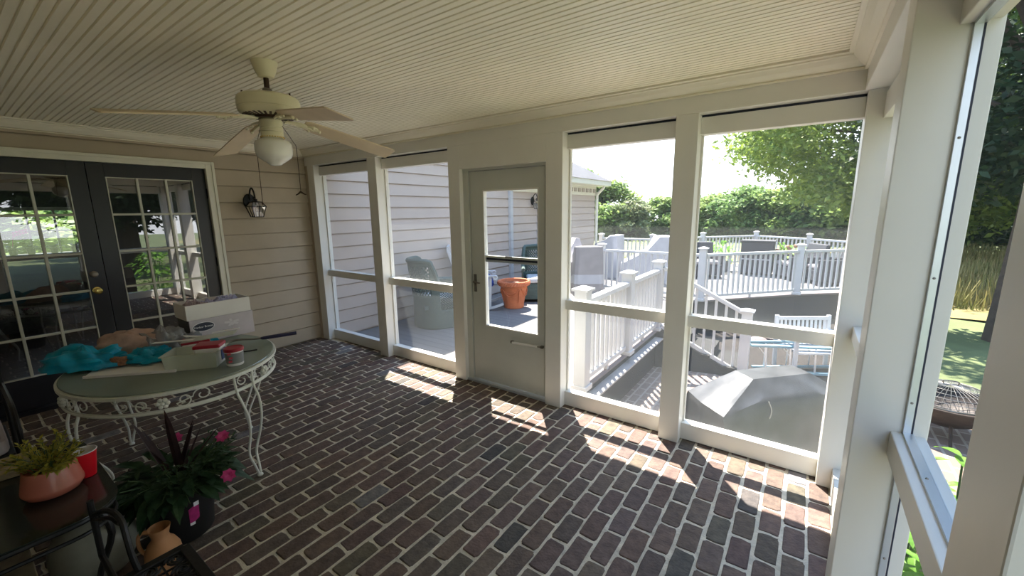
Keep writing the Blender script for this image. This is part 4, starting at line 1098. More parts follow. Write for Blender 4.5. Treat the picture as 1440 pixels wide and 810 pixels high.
for k in range(70):
    a = random.uniform(-1.0, 1.9); r = random.uniform(.1, .22)
    b0 = Vector((QX + .1 * math.cos(a), QY + .1 * math.sin(a), .27)); tip = Vector((QX + (r + .08) * math.cos(a), QY + (r + .08) * math.sin(a), random.uniform(.30, .50)))
    st.tube([b0, b0.lerp(tip, .5) + Vector((0, 0, .04)), tip], .002, 4)
    for j in range(7):
        c = b0.lerp(tip, .3 + .1 * j) + Vector((0, 0, .03))
        s.leaf(c, (random.gauss(0, 1), random.gauss(0, 1), random.uniform(-.2, 1)), random.uniform(.03, .06), random.uniform(.008, .014), .3, n=3)
s.build('foliage', M['leafdark'], t); st.build('stem', M['stem'], t)
for (x, y, z) in ((2.665, -2.305, .505), (2.845, -2.155, .505), (2.995, -2.200, .365)):
    f = MB(); n_ = Vector((.5, -.35, .8)).normalized() if z > .4 else Vector((.8, -.4, .3)).normalized()
    e1 = n_.cross(Vector((0, 0, 1))).normalized(); e2 = n_.cross(e1)
    for ring, (L_, lift) in enumerate(((.036, .25), (.026, .7))):
        for k in range(7):
            q = 2 * PI * k / 7 + ring * .4
            f.leaf(Vector((x, y, z)), e1 * math.cos(q) + e2 * math.sin(q) + n_ * lift, L_, .026, .1, up=n_, n=3, fold=.1)
    f.build('flower', M['pinkflower'], t)
    g = MB(); g.tube([(QX + .05, QY + .03, .26), ((QX + x) / 2 + .01, (QY + y) / 2, (z + .3) / 2 + .04), (x, y, z)], .0022, 5); g.build('flower_stem', M['stem'], t)
# jug and pitcher on the floor
MBj = MB().lathe([(.0, 0), (.095, 0), (.12, .015), (.150, .09), (.155, .14), (.140, .205), (.10, .26), (.055, .295), (.036, .315), (.033, .345), (.042, .362), (.036, .362), (.026, .34), (.0, .335)], (2.665, -2.665, 0.001), 44, cap0=False, cap1=False)
t = thing('stoneware_jug', 'big gray green stoneware jug on the floor beside the dark table', 'jug', (2.665, -2.665, 0.001))
MBj.build('body', M['jug'], t, smooth=True, angle=60)
s = MB(); s.tube([(2.70, -2.650, .335), (2.745, -2.632, .345), (2.775, -2.62, .315), (2.778, -2.618, .27), (2.757, -2.627, .235)], [.012, .012, .011, .011, .013], 8); s.build('handle', M['jug'], t, smooth=True)
PX_, PY_ = 2.945, -2.485
t = thing('clay_pitcher', 'tan clay pitcher with looped handle in front of black pot', 'pitcher', (PX_, PY_, 0.001))
MB().lathe([(r * .80, z * .92) for r, z in [(.0, 0), (.050, 0), (.056, .008), (.078, .05), (.088, .10), (.084, .135), (.065, .172), (.043, .195), (.040, .212), (.050, .245), (.054, .258), (.049, .258), (.036, .212), (.0, .205)]], (PX_, PY_, 0.001), 40, cap0=False, cap1=False).build('body', M['clay'], t, smooth=True, angle=60)
s = MB(); dx, dy = -.55, -.83
s.tube([(PX_ + dx * r * .8, PY_ + dy * r * .8, z * .92) for r, z in ((.045, .235), (.075, .245), (.100, .228), (.106, .19), (.100, .15), (.080, .122))], [.008, .009, .008, .008, .008, .008], 8); s.build('handle', M['clay'], t, smooth=True)
# black iron stand with openwork top
VX0, VX1, VY0, VY1, VZ = 3.405, 3.80, -2.90, -2.505, .385
t = thing('plant_stand', 'black iron stand with openwork scroll top and bent rod handle', 'stand', ((VX0 + VX1) / 2, (VY0 + VY1) / 2, 0))
s = MB()
for (a, b_) in (((VX0, VY0), (VX1, VY0)), ((VX1, VY0), (VX1, VY1)), ((VX1, VY1), (VX0, VY1)), ((VX0, VY1), (VX0, VY0))):
    s.bar((a[0], a[1], VZ), (b_[0], b_[1], VZ), .034, .020)
s.build('top_frame', M['blackiron'], t, bevel=.003)
s = MB(); n_ = 5
for i in range(n_):
    for j in range(n_):
        cx, cy = VX0 + (i + .5) * (VX1 - VX0) / n_, VY0 + (j + .5) * (VY1 - VY0) / n_
        for sd in (1, -1):
            s.tube([(cx + sd * (.006 + .028 * k / 14) * math.cos(k * .55), cy + sd * (.006 + .028 * k / 14) * math.sin(k * .55), VZ) for k in range(15)], .005, 6)
for i in range(1, n_):
    q = VX0 + i * (VX1 - VX0) / n_; s.bar((q, VY0, VZ - .002), (q, VY1, VZ - .002), .006, .006)
    q = VY0 + i * (VY1 - VY0) / n_; s.bar((VX0, q, VZ - .004), (VX1, q, VZ - .004), .006, .006)
s.build('scrollwork', M['blackiron'], t)
for (x, y) in ((VX0 + .02, VY0 + .02), (VX1 - .02, VY0 + .02), (VX0 + .02, VY1 - .02), (VX1 - .02, VY1 - .02)):
    s = MB(); s.bar((x, y, 0), (x, y, VZ - .008), .024, .024); s.build('leg', M['blackiron'], t, bevel=.002)
s = MB(); s.tube([(3.405, -2.640, VZ), (3.395, -2.648, .45), (3.375, -2.650, .53), (3.350, -2.650, .575), (3.305, -2.660, .597), (3.25, -2.676, .590), (3.19, -2.70, .560)], .010, 8)
s.tube([(3.350, -2.650, .575), (3.33, -2.656, .560), (3.28, -2.67, .570), (3.20, -2.70, .545)], .007, 8)
s.tube([(3.19, -2.70, .62), (3.19, -2.70, .385), (3.405, -2.70, .385)], .010, 8)
s.build('rod_handle', M['blackiron'], t, smooth=True)
# carton in the shade under the table
s = MB(); s.box(2.50, 2.88, -3.22, -2.86, 0.003, .20); t = thing('storage_box', 'brown box in the shade under the dark glass table', 'box', (2.69, -3.04, .003))
s.build('box_body', M['plank'], t, bevel=.004); s = MB(); s.box(2.49, 2.89, -3.23, -2.85, .20, .222); s.build('box_lid', M['plank'], t, bevel=.004)
# iron armchair at the left edge
t = thing('iron_armchair', 'black iron armchair with pale cushion near the French doors', 'chair', (1.66, -3.04, 0))
s = MB(); s.box(1.40, 1.93, -3.28, -2.80, .40, .42); s.build('seat', M['blackiron'], t, bevel=.004)
s = MB(); s.prism(rrect(1.43, 1.93, -3.26, -2.815, .06), .421, .50); s.build('cushion', M['cushion'], t, bevel=.02)
s = MB(); s.prism([(1.38, -3.26), (1.47, -3.26), (1.47, -2.83), (1.38, -2.83)], .50, .86); s.build('back_cushion', M['cushion'], t, bevel=.025)
for y in (-3.29, -2.775):
    s = MB(); s.tube([(1.36, y, .66), (1.60, y, .665), (1.82, y, .66), (1.90, y, .64), (1.945, y, .59), (1.95, y, .50), (1.94, y, .41), (1.97, y, .0)], .012, 8); s.build('arm', M['blackiron'], t, smooth=True)
    s = MB(); s.tube([(1.33, y, .92), (1.37, y, .42), (1.32, y, .0)], .012, 8); s.build('back_leg', M['blackiron'], t, smooth=True)
for z in (.92, .70, .55): MB().tube([(1.33 + (.92 - z) * .08, -3.29, z), (1.33 + (.92 - z) * .08, -2.775, z)], .010, 8).build('back_rail', M['blackiron'], t, smooth=True)

# ================================================================ house wing beyond the screens
t = thing('house_wing', 'tan sided house wing with white frieze along the deck', 'house', (-1.5, 4.5, -.6))
HD = -.07
s = MB(); siding(s, 0.0, [(.14, 4.40, HD + .03, 4.6)], HD + .03); s.box(-3.0, -.013, .14, 4.40, -1.2, 4.6); s.build('siding', M['siding_out'], t)
s = MB(); siding(s, 0.045, [(4.47, 8.70, HD + .03, 2.07)], HD + .03); s.box(-3.0, .032, 4.40, 8.70, -1.2, 2.42)
o2 = s.build('siding', M['siding_out'], t)
s = MB(); s.box(0.0, .075, 4.38, 4.47, HD, 2.07); s.build('corner_board', M['vinyl'], t, bevel=.003)
s = MB(); s.box(.045, .075, 4.47, 8.72, 2.07, 2.33); fz = s.build('frieze', M['casing'], t)
for k in range(16):
    yy = 4.9 + k * .24; MB().box(.075, .105, yy, yy + .13, 2.15, 2.25).build('dentil', M['dentil'], fz)
s = MB(); s.box(.045, .36, 4.47, 9.0, 2.33, 2.36).box(.33, .40, 4.47, 9.05, 2.34, 2.47); s.build('soffit_and_fascia', M['casing'], t, bevel=.004)
s = MB(); s.tube([(.34, 8.62, 2.40), (.34, 8.66, 2.30), (.13, 8.70, 2.10), (.11, 8.72, 2.0), (.11, 8.72, -.05)], .038, 10); s.build('downspout', M['casing'], t, smooth=True)
s = MB(); s.add([(.42, 4.40, 2.47), (.42, 9.07, 2.47), (-2.1, 6.6, 4.05), (-2.1, 4.40, 4.05), (-3.3, 9.07, 2.47), (-3.3, 4.40, 2.9)], [(0, 1, 2, 3), (1, 4, 2), (4, 5, 3, 2)]); s.build('roof', M['shingle'], t)
s = MB(); s.add([(.40, .0, 4.6), (.40, 4.42, 4.6), (-1.6, 4.42, 6.0), (-1.6, .0, 6.0)], [(0, 1, 2, 3)]); s.box(.0, .40, .2, 4.42, 4.50, 4.6); s.build('upper_roof', M['shingle'], t)
s = MB(); s.box(.045, .10, 5.46, 5.56, HD, 2.03).box(.045, .10, 6.42, 6.52, HD, 2.03).box(.045, .10, 5.56, 6.42, 1.95, 2.03); dc = s.build('door_casing', M['vinyl'], t)
MB().box(.047, .07, 5.56, 6.42, HD, 1.95).build('deck_door', M['graydoor'], dc)
t = thing('deck_lantern', 'black wall lantern on the house wing seen through the storm door', 'lantern', (.06, 5.25, 1.86))
lantern_parts(t, .20, 5.25, 1.70, 1.15, back=.062)

# ================================================================ deck
s = MB()
poly = [(0.0, .16), (3.62, .16), (3.62, 5.35), (5.20, 7.10), (7.4, 9.0), (6.5, 10.2), (5.36, 11.2), (3.98, 12.2), (2.65, 10.8), (1.66, 9.25), (-.2, 9.20)]
s.prism(poly, HD - .035, HD)
o = s.build('deck', M['deck']); tag(o, 'sunlit gray deck of boards outside the screens', None, None, 'structure')
s = MB()
edge = [(3.62, .16), (3.62, 3.05)]
s.box(3.50, 3.645, .16, 3.06, HD, HD + .006)
s.bar((3.66, 5.42, HD + .003), (5.24, 7.17, HD + .003), .14, .006); s.bar((5.20, 7.12, HD + .003), (7.4, 9.02, HD + .003), .14, .006)
o = s.build('trim_20', M['deckedge']); tag(o, 'pinkish border board around the deck edge', None, None, 'structure')
s = MB()
ED = [(3.60, .16), (3.60, 5.36), (5.18, 7.12), (7.38, 9.02)]
for a, b_ in zip(ED[:-1], ED[1:]):
    A_, B_ = Vector(a + (0,)), Vector(b_ + (0,)); d_ = (B_ - A_); L_ = d_.length; d_.normalize()
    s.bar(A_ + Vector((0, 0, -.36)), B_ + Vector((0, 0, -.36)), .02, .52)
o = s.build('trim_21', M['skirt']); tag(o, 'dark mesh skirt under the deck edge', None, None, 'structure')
s = MB(); s.box(3.61, 3.725, .16, 3.0, -.185, -.165)
o = s.build('trim_22', M['ledge']); tag(o, 'narrow ledge under the deck edge with dashes of sunlight between balusters', None, None, 'structure')

# ---- railings
def rail_post(x, y, z0, z1, label, grp, w=.125, rot=0.0):
    t = thing('railing_post', label, 'post', (x, y, z0), grp)
    h = w / 2
    s = MB(); s.box(x - h, x + h, y - h, y + h, z0, z1); s.build('shaft', M['vinyl'], t, bevel=.006)
    s = MB(); k = h + .022
    s.box(x - k, x + k, y - k, y + k, z1, z1 + .022)
    s.hexa([(x - k + .01, y - k + .01, z1 + .022), (x + k - .01, y - k + .01, z1 + .022), (x + k - .01, y + k - .01, z1 + .022), (x - k + .01, y + k - .01, z1 + .022)],
           [(x - .02, y - .02, z1 + .045), (x + .02, y - .02, z1 + .045), (x + .02, y + .02, z1 + .045), (x - .02, y + .02, z1 + .045)])
    s.build('cap', M['vinyl'], t, bevel=.003)
    s = MB(); k = h + .018; s.box(x - k, x + k, y - k, y + k, z0, z0 + .05); s.build('skirt', M['vinyl'], t, bevel=.006)
    t.rotation_euler = (0, 0, rot)
    return t
def railing(a, b_, za, zb, label, grp, h=.90, low=.09, n=None, trim=.065):
    A_, B_ = Vector((a[0], a[1], 0)), Vector((b_[0], b_[1], 0)); d_ = (B_ - A_); L_ = d_.length; d_.normalize()
    A2, B2 = A_ + d_ * trim, B_ - d_ * trim
    q = lambda f: za + (zb - za) * f
    fa, fb = trim / L_, 1 - trim / L_
    c = (A_ + B_) / 2
    t = thing('deck_railing', label, 'railing', (c.x, c.y, q(.5)), grp)
    up = Vector((0, 0, 1))
    s = MB(); s.bar(A2 + up * (q(fa) + h - .03), B2 + up * (q(fb) + h - .03), .085, .05); s.build('top_rail', M['vinyl'], t, bevel=.006)
    s = MB(); s.bar(A2 + up * (q(fa) + low), B2 + up * (q(fb) + low), .05, .05); s.build('bottom_rail', M['vinyl'], t, bevel=.004)
    n = n or int((L_ - 2 * trim) / .115)
    side = Vector((-d_.y, d_.x, 0)) * .016
    for k in range(n):
        f = fa + (fb - fa) * (k + .5) / n; p = A_ + d_ * (L_ * f); w_ = d_ * .016
        z0, z1 = q(f) + low + .02, q(f) + h - .05
        s = MB(); s.hexa([p - w_ - side + up * z0, p + w_ - side + up * z0, p + w_ + side + up * z0, p - w_ + side + up * z0], [p - w_ - side + up * z1, p + w_ - side + up * z1, p + w_ + side + up * z1, p - w_ + side + up * z1])
        s.build('baluster', M['vinyl'], t)
    if abs(za - zb) < .01:
        p = c; s = MB(); s.box(p.x - .02, p.x + .02, p.y - .02, p.y + .02, q(.5), q(.5) + low - .02); s.build('support_block', M['vinyl'], t)
    return t
G1, G2 = 'white deck railing posts', 'white deck railings'
PR = -.62
NR = [(3.60, .60), (3.60, 1.82), (3.60, 3.05)]
rail_post(3.60, .60, HD, .915, 'nearest white railing post just outside the storm door screen', G1)
rail_post(3.60, 1.82, HD, .915, 'second white railing post along the near deck edge', G1)
rail_post(3.60, 3.05, HD, .915, 'third white railing post at the head of the stairs', G1)
railing(NR[0], NR[1], HD, HD, 'white deck railing between the first and second near posts', G2)
railing(NR[1], NR[2], HD, HD, 'white deck railing between the second near post and the stairs', G2)
rail_post(4.72, 3.30, PR, .295, 'short white newel post at the foot of the stairs', G1)
railing(NR[2], (4.72, 3.30), HD, -.70, 'white sloping stair railing going down to the brick patio', G2, h=.98, low=.10)
A_, B_, D_ = (3.72, 5.45), (5.20, 7.10), (1.68, 5.50)
C2 = (7.0, 8.65)
rail_post(*D_, HD, .915, 'white railing post beside the gray covered chairs', G1)
rail_post(*A_, HD, .915, 'white railing post behind the stair railing', G1)
rail_post(*B_, HD, .915, 'white railing post in the middle of the far angled railing', G1)
rail_post(*C2, HD, .915, 'white railing post behind the corner post', G1)
railing(D_, A_, HD, HD, 'white railing running from the covered chairs to the stairs', G2)
railing(A_, B_, HD, HD, 'white angled railing in front of the dark wicker furniture', G2)
railing(B_, C2, HD, HD, 'white angled railing disappearing behind the corner post', G2)
FR = [(.12, 9.1), (1.66, 9.15), (2.70, 10.7), (3.98, 12.05), (5.33, 11.1), (6.45, 10.05)]
FL = ['white far railing post beside the house wing', 'white far railing post in front of the yellow flower bed', 'white far railing post left of the dark wicker cabinet', 'white far railing post above the dark wicker cabinet',
      'white far railing post right of the dark wicker cabinet', 'white far railing post behind the corner post']
for (p, lb) in zip(FR, FL): rail_post(p[0], p[1], HD, .915, lb, G1)
FS = ['white far railing before the yellow flower bed', 'white far railing left of the potted plants', 'white far railing behind the dark wicker cabinet', 'white far railing right of the wicker cabinet', 'white far railing under the big tree']
for k in range(5): railing(FR[k], FR[k + 1], HD, HD, FS[k], G2)

# ---- stairs
t = thing('deck_stairs', 'deck stairs going down to the brick patio behind the railing', 'stairs', (4.1, 3.7, PR))
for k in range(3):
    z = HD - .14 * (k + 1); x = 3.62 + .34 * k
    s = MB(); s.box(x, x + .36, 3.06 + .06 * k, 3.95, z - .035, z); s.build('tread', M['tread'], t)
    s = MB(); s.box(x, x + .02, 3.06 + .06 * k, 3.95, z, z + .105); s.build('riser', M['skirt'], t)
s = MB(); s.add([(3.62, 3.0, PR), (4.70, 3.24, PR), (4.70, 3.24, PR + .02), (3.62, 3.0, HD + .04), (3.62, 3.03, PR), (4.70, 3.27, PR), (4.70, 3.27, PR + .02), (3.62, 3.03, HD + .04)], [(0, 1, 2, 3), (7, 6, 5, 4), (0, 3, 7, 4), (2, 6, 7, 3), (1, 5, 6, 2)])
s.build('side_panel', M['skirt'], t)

# ---- brick patio and lawn
s = MB(); s.prism([(3.0, .0), (5.62, .0), (5.62, -5.0), (8.2, -5.0), (8.0, 2.9), (7.0, 3.25), (5.9, 3.3), (3.0, 3.3)], PR - .12, PR)
o = s.build('patio', M['patiobrick']); tag(o, 'sunlit brick patio below the deck', None, None, 'structure')
s = MB(); s.prism([(3.0, 3.3), (5.9, 3.3), (6.3, 4.0), (6.6, 6.0), (7.2, 8.6), (3.0, 8.6)], PR - .12, PR - .004)
o = s.build('mulch_bed', M['mulch']); tag(o, 'dark mulch bed around the ladder and bench', None, None, 'structure')
s = MB(); n_ = 60; vs = []
X0_, X1_, Y0_, Y1_ = -90, 130, -60, 160
for j in range(n_ + 1):
    for i in range(n_ + 1):
        x = X0_ + (X1_ - X0_) * i / n_; y = Y0_ + (Y1_ - Y0_) * j / n_
        r = math.hypot(x - 3, y - 3); vs.append((x, y, PR - .10 - max(0, r - 22) * .022 + .12 * mnoise.noise(Vector((x * .08, y * .08, 0))) * min(1, max(0, r - 14) / 8)))
s.add(vs, [(j * (n_ + 1) + i, j * (n_ + 1) + i + 1, (j + 1) * (n_ + 1) + i + 1, (j + 1) * (n_ + 1) + i) for j in range(n_) for i in range(n_)])
o = s.build('lawn', M['lawn'], smooth=True); tag(o, 'green lawn around the deck and patio', None, None, 'stuff')

# ================================================================ things on the deck
def wicker_chair(name, label, loc, rz, group, m):
    """barrel armchair of open wicker: solid roll rims, lattice panels, deep skirt (front towards +x)"""
    t = thing(name, label, 'chair', (0, 0, 0), group)
    def U(u):          # plan curve: left arm front -> back -> right arm front
        a = u * PI
        if abs(u) < .5:
            q = u * PI
            return (-.10 - .27 * math.cos(q), .34 * math.sin(q))
        e = (abs(u) - .5) / .5
        return (-.10 + .42 * e, math.copysign(.34, u))
    def H(u):
        e = max(0, (abs(u) - .36) / .16); e = min(1, e); e = e * e * (3 - 2 * e)
        return 1.02 * (1 - e) + .64 * e - .10 * max(0, abs(u) - .6) ** 2
    nu, nz = 84, 36
    sk = MB(); lat = MB()
    P = {}
    def pt(i, j, off):
        u = -1 + 2 * i / nu; h = H(u); z = h * j / nz
        x, y = U(u); lean = .16 * max(0, z - .40) * (1 - min(1, abs(u) / .55))
        flare = 1 + .06 * (1 - z / 1.0)
        return (x * flare - lean + 0, y * flare, z)
    def grid(mb, keep):
        vs = []; idx = {}; fs = []
        for j in range(nz):
            for i in range(nu):
                if not keep(i, j): continue
                f = []
                for (a, b) in ((i, j), (i + 1, j), (i + 1, j + 1), (i, j + 1)):
                    if (a, b) not in idx: idx[(a, b)] = len(vs); vs.append(pt(a, b, 0))
                    f.append(idx[(a, b)])
                fs.append(tuple(f))
        mb.add(vs, fs)
    def is_lat(i, j):
        u = -1 + 2 * i / nu; z = H(u) * j / nz
        back = abs(u) < .36 and .50 < z < .92
        arm = .50 < abs(u) < .93 and .28 < z < .54
        return back or arm
    grid(sk, lambda i, j: not is_lat(i, j))
    grid(lat, lambda i, j: is_lat(i, j) and (i + j) % 2 == 0)
    a = sk.build('woven_body', m, t, smooth=True); b = lat.build('lattice_panel', m, t)
    for o in (a, b):
        md = o.modifiers.new('thick', 'SOLIDIFY'); md.thickness = .022
    s = MB(); s.tube([pt(i, nz, 0) for i in range(0, nu + 1, 2)], .038, 8); s.build('rolled_rim', m, t, smooth=True)
    s = MB(); s.prism([(-.33, -.31), (.33, -.31), (.35, .31), (-.33, .31)], .30, .36); s.build('seat_deck', m, t)
    s = MB(); s.box(.30, .34, -.34, .34, .06, .34); s.build('front_apron', m, t)
    s = MB(); s.prism([(-.28, -.28), (.33, -.28), (.33, .28), (-.28, .28)], .365, .46); s.build('seat_cushion', M['whitewood'], t, bevel=.03)
    t.location = loc; t.rotation_euler = (0, 0, rz)
    return t
wa = wicker_chair('wicker_armchair', 'green wicker armchair seen from behind through the screen left of the door', (.66, 1.62, HD + .0), math.radians(62), 'green wicker armchairs', M['wicker'])
dup(wa, (1.05, 4.00, HD), math.radians(-55), 'green wicker armchair behind the terracotta pot')

# white rocking chair (front towards +x)
t = thing('rocking_chair', 'white wooden rocking chair with blue cushion on the deck', 'chair', (0, 0, 0))
for y in (-.29, .29):
    s = MB(); pts = [(-.48 + .96 * k / 12, y, .10 * ((k - 6) / 6) ** 2 + .0) for k in range(13)]
    for a, b_ in zip(pts[:-1], pts[1:]): s.bar((a[0], a[1], a[2] + .02), (b_[0], b_[1], b_[2] + .02), .035, .04)
    s.build('rocker', M['whitewood'], t)
    s = MB(); s.bar((.24, y, .03), (.26, y, .60), .045, .045, up=(1, 0, 0)); s.build('front_leg', M['whitewood'], t, bevel=.004)
    s = MB(); s.bar((-.22, y, .03), (-.26, y, .42), .045, .045, up=(1, 0, 0)); s.bar((-.26, y, .42), (-.46, y, 1.10), .045, .045, up=(1, 0, 0)); s.build('back_post', M['whitewood'], t, bevel=.004)
    s = MB(); s.bar((-.33, y * 1.04, .62), (.34, y * 1.04, .62), .08, .025); s.tube([(.34 + .035 * math.cos(q), y * 1.04 - .04, .597 + .035 * math.sin(q)) for q in np.linspace(-PI, PI, 13)], .016, 6); s.tube([(.34, y * 1.04 - .04, .595), (.34, y * 1.04 + .04, .595)], .038, 12); s.build('arm', M['whitewood'], t)
s = MB()
for k in range(7): s.box(-.25 + .075 * k, -.19 + .075 * k, -.28, .28, .385, .405)
s.build('seat', M['whitewood'], t, bevel=.003)
s = MB(); s.bar((-.46, -.31, 1.09), (-.46, .31, 1.09), .03, .11); s.bar((-.30, -.29, .50), (-.30, .29, .50), .03, .06); s.build('back_rail', M['whitewood'], t, bevel=.003)
for k in range(6): 
    y = -.22 + .088 * k; MB().bar((-.305, y, .50), (-.455, y, 1.05), .05, .014, up=(1, 0, 0)).build('back_slat', M['whitewood'], t)
s = MB(); s.bar((.25, -.29, .28), (.25, .29, .28), .03, .035); s.build('stretcher', M['whitewood'], t)
t.location = (.46, 2.72, HD); t.rotation_euler = (0, 0, math.radians(40))
o = lump((0, 0, 0), (.25, .24, .23), 4.0, amp=.12, rot=.7).build('blue_cushion', M['blue'], smooth=True, angle=80); o.location = (.52, 2.77, HD + .408); tag(o, 'blue cushion on the seat of the white rocking chair', 'cushion')
o = lump((0, 0, 0), (.07, .21, .42), 6.0, amp=.10, rot=0).build('blue_cushion', M['blue'], smooth=True, angle=80); o.location = (.40, 2.66, HD + .42); o.rotation_euler = (0, math.radians(-14), math.radians(40)); tag(o, 'blue cushion leaning on the back of the white rocking chair', 'cushion')

# terracotta planter
QX, QY = 1.02, 3.12
t = thing('terracotta_pot', 'large terracotta pot on the deck seen through the storm door', 'pot', (QX, QY, HD))
MB().lathe([(.0, 0), (.17, 0), (.178, .01), (.182, .08), (.245, .40), (.262, .402), (.284, .415), (.290, .455), (.284, .49), (.270, .50), (.252, .49), (.236, .42), (.0, .40)], (QX, QY, HD), 56, cap0=False, cap1=False).build('pot_wall', M['terraraw'], t, smooth=True)
s = MB()
for k in range(40):
    a = 2 * PI * k / 40; s.tube([(QX + .286 * math.cos(a), QY + .286 * math.sin(a), HD + .425), (QX + .293 * math.cos(a + .08), QY + .293 * math.sin(a + .08), HD + .455), (QX + .286 * math.cos(a + .15), QY + .286 * math.sin(a + .15), HD + .485)], .011, 6)
s.build('rope_rim', M['terraraw'], t, smooth=True)
s = MB()
for g in range(4):     # garland moulding
    a0 = g * PI / 2 + .3
    for row in range(2):
        s.tube([(QX + (.188 + .2 * (z_ - .05)) * math.cos(a0 + u_), QY + (.188 + .2 * (z_ - .05)) * math.sin(a0 + u_), HD + z_) for u_, z_ in [((k / 10 - .5) * 1.35, .36 - (.13 - .05 * row) * math.sin(PI * k / 10)) for k in range(11)]], .008, 5)
    s.tube([(QX + (.188 + .2 * (z_ - .05)) * math.cos(a0 + .72), QY + (.188 + .2 * (z_ - .05)) * math.sin(a0 + .72), HD + z_) for z_ in (.36, .28, .2, .12)], .009, 5)
s.build('garland', M['terraraw'], t, smooth=True)
MB().lathe([(.0, .44), (.245, .43)], (QX, QY, HD), 24, cap0=False, cap1=False).build('soil', M['soil'], t)
s = MB()
for k in range(26):
    a = random.uniform(0, 6.28); r = random.uniform(0, .2); s.leaf((QX + r * math.cos(a), QY + r * math.sin(a), HD + .44), (math.cos(a * 3), math.sin(a * 3), .5), random.uniform(.06, .12), .03, .5)
s.build('leaf_litter', M['rust'], t)

# covered furniture
def covered(name, label, c, rz, w, d, hb, hf, seed, band=True, m='cover', group='covered deck furniture'):
    """a chair under a fitted cover: tall back, lower front, drawn-in folds towards the floor"""
    t = thing(name, label, 'cover', (0, 0, 0), group)
    nu, nv = 64, 16
    def ring(v):
        out = []
        for i in range(nu):
            a = 2 * PI * i / nu
            ca, sa = math.cos(a), math.sin(a)
            x = math.copysign(abs(ca) ** .35, ca) * d / 2; y = math.copysign(abs(sa) ** .35, sa) * w / 2
            f = (x / d + .5)
            top = hb * (1 - f) + hf * f if f > .35 else hb - .12 * (f) * hb * .3
            z = top * v
            fold = 1 + (.03 * math.sin(a * 9 + seed) + .03 * mnoise.noise(Vector((ca * 2 + seed, sa * 2, v * 2)))) * (1 - v * .7)
            tp = 1 - .10 * v
            out.append((x * tp * fold, y * tp * fold, max(.004, z)))
        return out
    levels = [i / nv for i in range(nv + 1)]
    vs = []; 
    for v in levels: vs += ring(v)
    top_ = ring(1.0); cx = sum(p[0] for p in top_) / nu
    vs2 = [(cx + (p[0] - cx) * .6, p[1] * .6, p[2] + .015) for p in top_]
    vs += vs2; vs.append((cx, 0, sum(p[2] for p in top_) / nu + .01))
    fs = []; mi = []
    for j in range(nv + 1):
        for i in range(nu):
            i2 = (i + 1) % nu
            fs.append((j * nu + i, j * nu + i2, (j + 1) * nu + i2, (j + 1) * nu + i))
            mi.append(1 if band and j in (4, 5, 6) else 0)
    b = (nv + 1) * nu
    for i in range(nu): fs.append((b + i, b + (i + 1) % nu, b + nu)); mi.append(0)
    # split in cloth and band parts
    for mat_i, nm, mm in ((0, 'cover_cloth', M[m]), (1, 'pale_band', M['coverlight'])):
        mb = MB(); idx = {}; nvs = []; nf = []
        for f, k in zip(fs, mi):
            if k != mat_i: continue
            g = []
            for q in f:
                if q not in idx: idx[q] = len(nvs); nvs.append(vs[q])
                g.append(idx[q])
            nf.append(tuple(g))
        if nf:
            mb.add(nvs, nf); mb.build(nm, mm, t, smooth=True, angle=50)
    t.location = c; t.rotation_euler = (0, 0, rz)
    return t
covered('covered_chair', 'gray covered chair with pale band behind the near railing', (1.58, 4.98, HD), math.radians(125), .64, .62, 1.0, .72, 1.0)
covered('covered_chair', 'gray covered chair with pale band beside the house wing', (.95, 5.45, HD), math.radians(-40), .66, .80, 1.10, .62, 2.0)
covered('covered_chair', 'white topped covered chair behind the two gray covered chairs', (1.05, 7.45, HD), math.radians(180), .70, .70, 1.08, .85, 3.0, False, 'coverlight')
covered('covered_lounger', 'pale blue covered lounge chair behind the railing by the yellow flower bed', (2.15, 7.1, HD), math.radians(200), .75, 1.3, 1.10, .45, 4.0, True, 'coverlight')
# dark wicker cabinet and lounge chairs at the far rail
t = thing('wicker_cabinet', 'dark gray wicker cabinet standing before the far railing', 'cabinet', (4.25, 9.7, HD))
s = MB(); s.box(3.88, 4.62, 9.45, 9.95, HD + .04, HD + .86); s.build('cabinet_body', M['darkwicker'], t, bevel=.02)
s = MB(); s.box(3.86, 4.64, 9.43, 9.97, HD + .86, HD + .90); s.build('top', M['darkwicker'], t, bevel=.01)
s = MB(); s.box(3.90, 4.60, 9.435, 9.45, HD + .40, HD + .43); s.build('shelf_edge', M['coverlight'], t)
for x in (3.92, 4.58):
    s = MB(); s.box(x - .03, x + .03, 9.48, 9.54, HD, HD + .04); s.build('foot', M['darkwicker'], t)
def lounge(label, loc, rz):
    t = thing('wicker_lounge_chair', label, 'chair', (0, 0, 0), 'dark wicker lounge chairs')
    s = MB(); s.box(-.36, .36, -.36, .36, .08, .34); s.build('base', M['darkwicker'], t, bevel=.02)
    s = MB(); s.hexa([(-.38, -.36, .30), (-.26, -.36, .30), (-.26, .36, .30), (-.38, .36, .30)], [(-.50, -.36, .86), (-.40, -.36, .86), (-.40, .36, .86), (-.50, .36, .86)]); s.build('back', M['darkwicker'], t, bevel=.02)
    for y in (-.37, .31):
        s = MB(); s.box(-.36, .36, y, y + .06, .30, .58); s.build('arm', M['darkwicker'], t, bevel=.02)
    s = MB(); s.box(-.26, .36, -.30, .30, .345, .43); s.build('seat_cushion', M['cover'], t, bevel=.03)
    for (x, y) in ((.3, .3), (.3, -.3), (-.3, .3), (-.3, -.3)):
        s = MB(); s.box(x - .03, x + .03, y - .03, y + .03, 0, .08); s.build('foot', M['darkwicker'], t)
    t.location = loc; t.rotation_euler = (0, 0, rz); return t
a = lounge('dark wicker lounge chair right of the wicker cabinet', (5.15, 9.3, HD), math.radians(210))
dup(a, (5.75, 8.85, HD), math.radians(200), 'dark wicker lounge chair behind the angled railing post')
